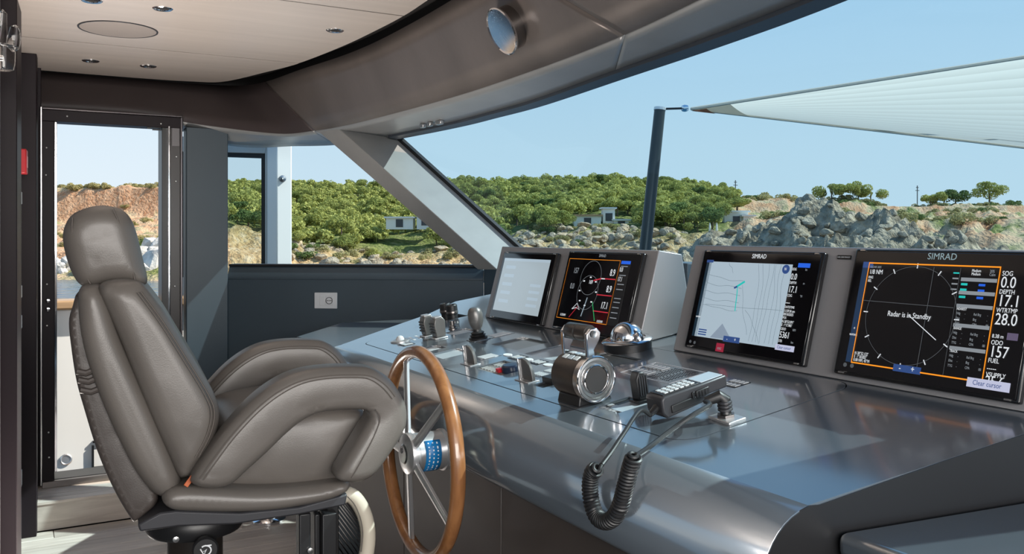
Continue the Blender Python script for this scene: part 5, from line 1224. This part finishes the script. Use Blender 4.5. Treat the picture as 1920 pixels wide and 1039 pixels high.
# metal under-frame, pedestal, footrest
fr = [on_c(*p, .03) for p in [(258, 984), (300, 962), (330, 958), (450, 962), (560, 951), (652, 926), (648, 948), (560, 966), (440, 984), (335, 988), (262, 998)]]
obj('seat_frame', MB().loft([[c3(p.x, p.y, t) for p in fr] for t in (.03, CW - .03)]), M['char'], chair, bevel=.004)
pc = c3(-.15, 0, .26); pd_ = on_c(366, 986, .26); pc = c3(pd_.x, 0, .26)
zt = on_c(366, 992, .2).y; zb = on_c(366, 1016, .14).y
obj('swivel_plate', MB().lathe([(.02, zt + .02), (.100, zt + .02), (.103, zt + .012), (.103, zb), (.098, zb - .008), (.05, zb - .01)], pc, (0, 0, 1), 40), M['black'], chair)
ped = obj('pedestal', MB().lathe([(.058, zb), (.058, .10), (.066, .06), (.17, .045), (.19, .02), (.19, .001)], pc, (0, 0, 1), 40), mat('brown black pedestal', (.030, .025, .022), .35, metal=.4), chair)
kd = on_c(386, 1028, .14); kc = c3(kd.x, kd.y, .15); kax = (Vector((0, 0, CAMZ)) - kc); kax.z = 0; kax.normalize()
kn_ = obj('lock_knob', MB().lathe([(.012, -.05), (.012, 0), (.024, .002), (.026, .008), (.026, .020), (.023, .024), (.001, .024)], kc, kax, 28), M['rubber'], chair)
ks = kax.cross(Vector((0, 0, 1))) * -1
def kk(a, b): return kc + ks * a + Vector((0, 0, b)) + kax * .0245
mk = MB(); mk.tube([kk(.011 * math.cos(math.radians(q)) , .010 * math.sin(math.radians(q))) for q in range(-70, 150, 20)], .0016, 6); mk.tube([kk(-.010, .004), kk(-.003, -.009), kk(.002, .003), kk(-.004, -.002)], .0016, 6); mk.tube([kk(.004, .010), kk(.012, .010)], .0014, 6)
obj('knob_emblem', mk, M['label_white'], kn_)
mb = MB()
for px0, px1, t_ in ((561, 583, .06), (590, 601, .10), (604, 632, .08)):
    a_, b_ = on_c(px0, 965, t_), on_c(px1, 960, t_); mb.loft([[c3(a_.x, z, t_), c3(b_.x, z, t_), c3(b_.x, z, t_ + .04), c3(a_.x, z, t_ + .04)] for z in (.34, a_.y)])
br = obj('footrest_bracket', mb, M['black'], chair, bevel=.003)
for px, py in ((582, 1033), (330, 1012)):
    q = on_c(px, py, .055); obj('bolt', MB().lathe([(.006, 0), (.006, -.004), (.001, -.005)], c3(q.x, q.y, .058), CNv, 10), M['steel'], br)
# footrest: ribbed black tread with a rolled cream edge
fp = [on_c(*p, .14) for p in [(637, 930), (652, 925), (668, 938), (682, 965), (688, 1000), (684, 1040), (672, 1075), (656, 1100)]]
mid = spline([Vector((p.x, p.y, 0)) for p in fp], 4); foot = thing('dummy', None, None, (0, 0, 0)) if False else None
fo = obj('footrest', MB().tube([c3(p.x, p.y, .13) for p in mid], .017, 14), M['leather_cream'], chair)
obj('footrest_edge', MB().tube([c3(p.x, p.y, .37) for p in mid], .017, 14), M['leather_cream'], chair)
seam_on('seam', [(651, 931), (664, 945), (675, 970), (680, 1000), (677, 1035)], .1125, fo, r=.001)
for k, p in enumerate(resample(mid, 22)):
    obj('tread_slat', MB().tube([c3(p.x - .012, p.y, .14), c3(p.x - .012, p.y, .36)], .0065, 6), M['rubber'], fo)
bkp = [on_c(*p, .14) for p in [(634, 935), (634, 1100)]]
obj('footrest_back', MB().loft([[c3(bkp[0].x - .03, z, .13), c3(bkp[0].x + .0, z, .13), c3(bkp[0].x + .0, z, .37), c3(bkp[0].x - .03, z, .37)] for z in (.34, bkp[0].y)]), M['black'], chair, bevel=.004)
# ================================================================ HANDSET, COILED CORD, BRACKETS
u0_, v0_ = kuv(1290, 775)
A = kq(1245, 789, .006); B = kq(1367, 748, .012)
hdir = Vector((B[0] - A[0], B[1] - A[1])).normalized(); hs = Vector((-hdir.y, hdir.x))     # along the handset; across it, to port/forward
hsid = hs if hs.y > 0 else -hs
hb = thing('radio_handset', 'black radio handset with keypad lying on the console', 'radio handset', k3(A[0], A[1]))
L = math.hypot(B[0] - A[0], B[1] - A[1]); HW = .056
tilt = .09
def hp(a, b, h): return k3(A[0] + hdir.x * a + hsid.x * b, A[1] + hdir.y * a + hsid.y * b, .006 + h + a * tilt)
def hprism(name, prof, b0, b1, m, bev=.003, parent=None):
    return obj(name, MB().loft([[hp(a, b0, h) for a, h in prof], [hp(a, b1, h) for a, h in prof]]), m, parent or hb, bevel=bev)
hprism('case', [(0, .012), (.01, 0), (L * .62, .004), (L * .66, .016), (L, .016), (L, .042), (L * .60, .043), (.006, .046), (0, .040)], 0, HW, M['char'], .004)
hprism('side_grip', [(.02, .008), (L * .55, .010), (L * .58, .024), (.02, .024)], -.003, .004, M['rubber'], .002)
hprism('talk_key', [(L * .50, .018), (L * .70, .019), (L * .70, .034), (L * .50, .034)], -.004, .004, M['rubber'], .002)
for k in range(3): hprism('key_rib', [(L * (.545 + .045 * k), .020), (L * (.555 + .045 * k), .020), (L * (.555 + .045 * k), .032), (L * (.545 + .045 * k), .032)], -.0055, 0, M['char'], .0005)
hprism('side_knob', [(L * .44, .020), (L * .475, .020), (L * .475, .034), (L * .44, .034)], -.004, .003, M['black'], .001)
kp_ = hprism('keypad', [(.008, .0455), (L * .60, .0425), (L * .60, .0445), (.008, .0475)], .006, HW - .006, M['rubber'], .0008)
for i in range(6):
    for j in range(3):
        a_ = .016 + i * (L * .55 - .012) / 6; b_ = .010 + j * .012; hprism('handset_key', [(a_, .0465 - a_ * .018), (a_ + .009, .0465 - a_ * .018), (a_ + .009, .0490 - a_ * .018), (a_, .0490 - a_ * .018)], b_, b_ + .0085, M['button'], .0005, kp_)
hprism('handset_screen', [(L * .63, .0415), (L * .97, .0405), (L * .97, .0428), (L * .63, .0438)], .006, HW - .006, M['lcd'], .0008)
cA = hp(-.004, .020, .020); cA2 = hp(-.022, .014, .016)
obj('strain_relief', MB().tube([cA + (cA - cA2) * .3, cA, cA.lerp(cA2, .5), cA2], [.009, .008, .0065, .005], 12), M['rubber'], hb)
# upright tab behind the handset (its hook on the console)
u, v = kuv(1200, 752); ck = thing('handset_hook', 'upright black ribbed hook behind the handset', 'hook', k3(u, v))
obj('hook_base', kbox(MB(), u - .018, u + .022, v - .020, v + .016, 0, .005), M['black'], ck, bevel=.001)
pr = [(-.010, .004), (.012, .004), (.016, .050), (.010, .064), (-.004, .066), (-.012, .050)]
obj('hook_tab', MB().loft([[k3(u + a, v - .012, b) for a, b in pr], [k3(u + a, v + .014, b) for a, b in pr]]), M['rubber'], ck, bevel=.003)
for q in range(4): obj('hook_rib', kbox(MB(), u - .006 + q * .006, u - .003 + q * .006, v - .0145, v - .011, .014, .056), M['char'], ck)
# socket the cord plugs into
u, v = kuv(1362, 787); so = thing('cord_socket', 'black swivelling cord socket on a metal plate beside the handset', 'socket', k3(u, v))
obj('base_plate', MB().prism([k3(u - .026 + .0, v - .036, 0), k3(u + .018, v - .036, 0), k3(u + .024, v + .03, 0), k3(u - .02, v + .03, 0)], KN * .007), M['alu'], so, bevel=.002)
obj('post', MB().lathe([(.014, .006), (.012, .010), (.010, .018), (.012, .022), (.012, .028)], k3(u, v), KN, 20), M['black'], so)
obj('nut', MB().lathe([(.018, .006), (.018, .012), (.011, .013)], k3(u, v), KN, 6), M['dsteel'], so)
obj('elbow', MB().tube([k3(u, v, .026), k3(u, v, .040), k3(u - .006, v + .004, .048), k3(u - .030, v + .020, .040)], [.011, .013, .012, .009], 14), M['rubber'], so)
for q in range(3): obj('ring', MB().lathe([(.0125, .018 + q * .007), (.0145, .0195 + q * .007), (.0145, .0225 + q * .007), (.0125, .024 + q * .007)], k3(u, v), KN, 18), M['char'], so)
e0 = k3(u - .030, v + .020, .040)
# cord: straight ends and a hanging coil in front of the console nose
def fr_(px, py, x): return on_x(px, py, x)
s1 = [cA2, fr_(1199, 771, cA2.x - .045), fr_(1168, 815, .955), fr_(1146, 848, .905), fr_(1128, 872, .872)]
s2 = [e0, fr_(1330, 760, e0.x - .03), fr_(1300, 778, 1.085), fr_(1260, 806, 1.035), fr_(1218, 838, .965), fr_(1192, 856, .880)]
cord = thing('coiled_cord', 'black coiled handset cord hanging over the console edge', 'cord', fr_(1145, 985, .86))
obj('straight_lead', MB().tube(spline(s1, 10), .0042, 10), M['rubber'], cord); obj('straight_lead', MB().tube(spline(s2, 10), .0048, 10), M['rubber'], cord)
path = resample(spline([fr_(*p, .862) for p in [(1190, 852), (1181, 880), (1172, 915), (1164, 945), (1153, 968), (1137, 978), (1120, 970), (1110, 945), (1106, 915), (1110, 888), (1121, 878)]], 12), 900)
turns = 46; pts = []
for k, p in enumerate(path):
    t = (path[min(k + 1, 899)] - path[max(k - 1, 0)]).normalized(); n1_ = Vector((1, 0, 0)); n2_ = t.cross(n1_).normalized(); a = 2 * math.pi * turns * k / 900
    fade = min(1, k / 20, (899 - k) / 20); pts.append(p + (n1_ * math.cos(a) + n2_ * math.sin(a)) * .0115 * (.3 + .7 * fade))
obj('coil', MB().tube([s2[-1]] + pts + [s1[-1]], .0034, 7), M['rubber'], cord)
# ================================================================ OTHER THINGS IN THE WHEELHOUSE
# lower counter to starboard of the console
LZ = CAMZ - .43
ca, cb = on_z(1596, 1006, LZ), on_z(1680, 1039, LZ); LX = (ca.x + cb.x) / 2
lc = thing('chart_counter', 'lower gunmetal counter at the starboard end of the helm console', 'counter', (1.5, .2, 0))
def ve(x): return vstar(x - KX) - .006
ct_ = [Vector((LX, -.7, 0)), Vector((2.0, -.7, 0)), Vector((2.0, ve(2.0), 0)), Vector((LX, ve(LX), 0))]
obj('counter_top', MB().prism([p + Vector((0, 0, LZ - .04)) for p in ct_], (0, 0, .04)), M['console'], lc, bevel=.014, seg=4)
obj('counter_body', MB().prism([Vector((max(p.x, LX + .04), p.y - .01, .0)) for p in ct_], (0, 0, LZ - .042)), M['front'], lc)
# low bench between console and port wall
bz = CAMZ - .45
be = thing('side_bench', 'dark low side unit between the console and the port wall', 'bench', on_z(650, 640, bz) - Vector((0, 0, bz)))
pl = [on_z(*p, bz) for p in [(556, 631), (640, 605), (700, 602), (830, 596), (860, 610), (760, 650), (690, 668), (640, 660)]]
obj('bench_top', MB().prism([p - Vector((0, 0, .05)) for p in pl], (0, 0, .05)), mat('dark satin bench top', (.10, .105, .11), .3, metal=.2), be, bevel=.006)
cc = sum(pl, Vector()) / len(pl); obj('bench_body', MB().prism([Vector((cc.x + .28 + (q.x - cc.x) * .4, cc.y - .05 + (q.y - cc.y) * .4, 0)) for q in pl], (0, 0, bz - .05)), M['slate'], be)
# socket outlet on the port wall
p = on_w(611.5, 563.5, .0); so_ = thing('wall_outlet', 'white two-module socket outlet on the slate wall under the window', 'outlet', p)
WR_ = Matrix((WDIR, WN, Vector((0, 0, 1)))).transposed()
def wbox(a, b, c, d, e_, f_): return MB().box(p + WDIR * a + WN * b + Vector((0, 0, c)), (d, e_, f_), WR_)
obj('plate', wbox(0, .004, 0, .128, .009, .088), M['white_plastic'], so_, bevel=.003)
obj('blank_module', wbox(-.018, .009, 0, .030, .003, .052), M['white_plastic'], so_, bevel=.001)
ob = obj('socket_module', wbox(.020, .009, 0, .042, .003, .052), M['white_plastic'], so_, bevel=.001)
obj('socket_ring', MB().lathe([(.0195, .0), (.0195, .0035), (.0165, .0035), (.0165, .0)], p + WDIR * .020 + WN * .009, WN, 28), M['char'], ob)
for q in (-.010, 0, .010): obj('pin_hole', MB().lathe([(.003, 0), (.003, .0022), (.0005, .0022)], p + WDIR * (.020 + q) + WN * .009, WN, 12), M['matte_black'], ob)
# round stainless pedestal behind the chair
b0 = on_z(503, 976, 0); ht = CAMZ + (HY - 712) / F * (b0.y * C + b0.x * S)
sp_t = thing('round_pedestal', 'round stainless pedestal with brown band seen between the armrests', 'pedestal', b0)
obj('base_ring', MB().lathe([(.085, 0), (.085, .012), (.075, .022), (.06, .03)], b0, (0, 0, 1), 40), M['chrome'], sp_t)
obj('column', MB().lathe([(.055, .02), (.055, ht - .16)], b0, (0, 0, 1), 36), M['dsteel'], sp_t)
obj('brown_band', MB().lathe([(.055, ht - .16), (.078, ht - .15), (.078, ht - .05), (.074, ht - .048)], b0, (0, 0, 1), 40), mat('brown veneer band', (.16, .085, .045), .35), sp_t)
obj('rim_ring', MB().lathe([(.074, ht - .052), (.081, ht - .05), (.081, ht - .035), (.076, ht - .033)], b0, (0, 0, 1), 40), M['chrome'], sp_t)
obj('cap', MB().lathe([(.076, ht - .035), (.077, ht - .012), (.07, ht), (.001, ht)], b0, (0, 0, 1), 40), M['white_plastic'], sp_t)
# ceiling downlights and loudspeaker
DLL = [(305, 16, 'chrome downlight just behind the loudspeaker, nearer the top edge'), (172, 1, 'downlight cut by the top edge of the picture'), (628, 57, 'chrome downlight near the curved ceiling edge'), (170, 114, 'small downlight by the aft bulkhead, left of its pair'), (278, 124, 'small downlight over the port door, right of its pair')]
for px, py, lab in DLL:
    c_ = on_z(px, py, ZC); r_ = .037 if py < 60 else .040; t_ = thing('downlight', lab, 'downlight', c_, 'ceiling downlights')
    obj('trim_ring', MB().lathe([(r_ * .56, .0), (r_ * .60, -.003), (r_ * .9, -.004), (r_, -.001), (r_, .002)], c_, (0, 0, 1), 32), M['chrome'], t_)
    obj('lens', MB().lathe([(.0005, -.0012), (r_ * .6, -.0008), (r_ * .6, .002)], c_, (0, 0, 1), 24), M['matte_black'], t_)
c_ = on_z(222, 55, ZC); t_ = thing('loudspeaker', 'large round flush loudspeaker grille in the ceiling', 'loudspeaker', c_)
obj('grille', MB().lathe([(.0005, -.004), (.140, -.004), (.146, -.002)], c_, (0, 0, 1), 56), mat('grey speaker cloth', (.30, .265, .245), .7, bump=.3, bscale=700, bdist=.001), t_)
obj('bezel', MB().lathe([(.146, .001), (.147, -.003), (.153, -.003), (.154, .001)], c_, (0, 0, 1), 56), M['char'], t_)
# round lamp on the cove
ln = Vector((-.88, .03, -.47)).normalized(); lp = on_plane(968, 46, (1.437, 2.6, CAMZ + .70), ln)
lamp = thing('round_lamp', 'round chrome lamp with clear glass face on the brown cove', 'lamp', lp)
obj('base_ring', MB().lathe([(.084, 0), (.086, .004), (.083, .010), (.076, .013)], lp, ln, 48), M['steel'], lamp)
obj('drum', MB().lathe([(.073, .006), (.073, .052), (.076, .056)], lp, ln, 48), M['dsteel'], lamp)
obj('reflector', MB().lathe([(.074, .058), (.05, .040), (.02, .032), (.0005, .030)], lp, ln, 40), mat('warm reflector', (.50, .43, .37), .4, metal=.2), lamp)
obj('bulb', MB().lathe([(.010, .031), (.011, .040), (.008, .048), (.0005, .050)], lp, ln, 16), M['white_plastic'], lamp)
obj('front_ring', MB().lathe([(.074, .054), (.080, .056), (.081, .062), (.077, .065), (.073, .062)], lp, ln, 48), M['chrome'], lamp)
obj('glass', MB().lathe([(.0755, .060), (.060, .067), (.03, .071), (.0005, .072)], lp, ln, 40), M['clear_glass'], lamp)
# acrylic wall light, switches and call point on the aft bulkhead
gm = bpy.data.materials.new('clear acrylic'); gm.use_nodes = True; gb = gm.node_tree.nodes['Principled BSDF']; gb.inputs['Transmission Weight'].default_value = 1; gb.inputs['Roughness'].default_value = .04; gb.inputs['IOR'].default_value = 1.45
yw = 3.16; wl_c = on_y(6, 98, yw); wl = thing('wall_light', 'clear acrylic and chrome wall light on the aft bulkhead', 'wall light', wl_c)
obj('back_plate', MB().box((bx(yw) + .018, yw, wl_c.z), (.02, .10, .14)), M['chrome'], wl, bevel=.004)
obj('cup', MB().lathe([(.0005, -.045), (.030, -.045), (.034, -.02), (.034, .03), (.028, .034), (.0005, .034)], Vector((wl_c.x, yw, wl_c.z - .01)), (0, 0, 1), 28), gm, wl)
for dx, dz, h_ in ((-.012, .02, .12), (.026, .0, .085)):
    obj('petal', MB().lathe([(.004, 0), (.018, .012), (.020, .04), (.014, .09 * h_ / .1), (.002, h_)], Vector((wl_c.x + dx, yw + (.03 if dx < 0 else -.02), wl_c.z + dz)), (.08, 0, 1), 20), gm, wl)
obj('lamp_stem', MB().tube([Vector((bx(yw) + .02, yw, wl_c.z - .02)), Vector((wl_c.x, yw, wl_c.z - .02))], .010, 12), M['chrome'], wl)
def bulk(px, py): return on_plane(px, py, (bx(0), 0, 0), Vector((1, -.0652, 0)).normalized())
bt = Vector((.0652, 1, 0)).normalized(); bn_ = Vector((1, -.0652, 0)).normalized(); BR = Matrix((bn_, bt, Vector((0, 0, 1)))).transposed()
for py, h_, lab in ((371, .10, 'pale switch plate on the aft bulkhead, topmost of four'), (547, .10, 'pale switch plate on the aft bulkhead, second from the top'), (604, .105, 'pale switch plate on the aft bulkhead, third from the top'), (898, .13, 'pale socket plate low on the aft bulkhead near the step')):
    p = bulk(34.5, py); p = Vector((bx(4.46), 4.46, CAMZ + (HY - py) / F * (4.46 * C + bx(4.46) * S))); t_ = thing('switch_plate', lab, 'switch', p, 'plates on the aft bulkhead')
    obj('plate', MB().box(p + bn_ * .005, (.011, .12, h_), BR), M['white_plastic'], t_, bevel=.003)
    obj('rocker', MB().box(p + bn_ * .012, (.008, .055, h_ * .55), BR), M['white_plastic'], t_, bevel=.003)
p = Vector((bx(4.46), 4.46, CAMZ + (HY - 303) / F * (4.46 * C + bx(4.46) * S))); t_ = thing('fire_call_point', 'red fire alarm call point on the aft bulkhead', 'alarm', p)
obj('box', MB().box(p + bn_ * .018, (.038, .10, .108), BR), M['red'], t_, bevel=.005); obj('window', MB().box(p + bn_ * .037, (.003, .07, .05), BR), mat('pale red window', (.75, .25, .25), .3), t_, bevel=.001)
# white control box on the dash, seen between the two display housings
p = on_d(1262, 584, 2.75); t_ = thing('dash_box', 'dark instrument box with white front lip between the two display housings', 'instrument', Vector((p.x, p.y, DZ - .0)))
bp_ = on_d(1262, 545, 2.85); obj('case', MB().box((bp_.x + .05, bp_.y, (bp_.z + DZ) / 2 + .02), (.12, .16, .16)), mat('dark blue case', (.05, .07, .09), .35), t_, bevel=.004)
obj('front_lip', MB().box((p.x, p.y, p.z + .0), (.02, .16, .016)), M['white_plastic'], t_, bevel=.003)
# ================================================================ lettering becomes plain mesh
bpy.context.view_layer.update(); dg = bpy.context.evaluated_depsgraph_get()
for o in [o for o in COL.objects if o.type == 'FONT']:
    me = bpy.data.meshes.new_from_object(o.evaluated_get(dg)); nm = 'lettering'; q = bpy.data.objects.new(nm, me); COL.objects.link(q)
    q.parent = o.parent; q.matrix_local = o.matrix_local.copy(); bpy.data.objects.remove(o)
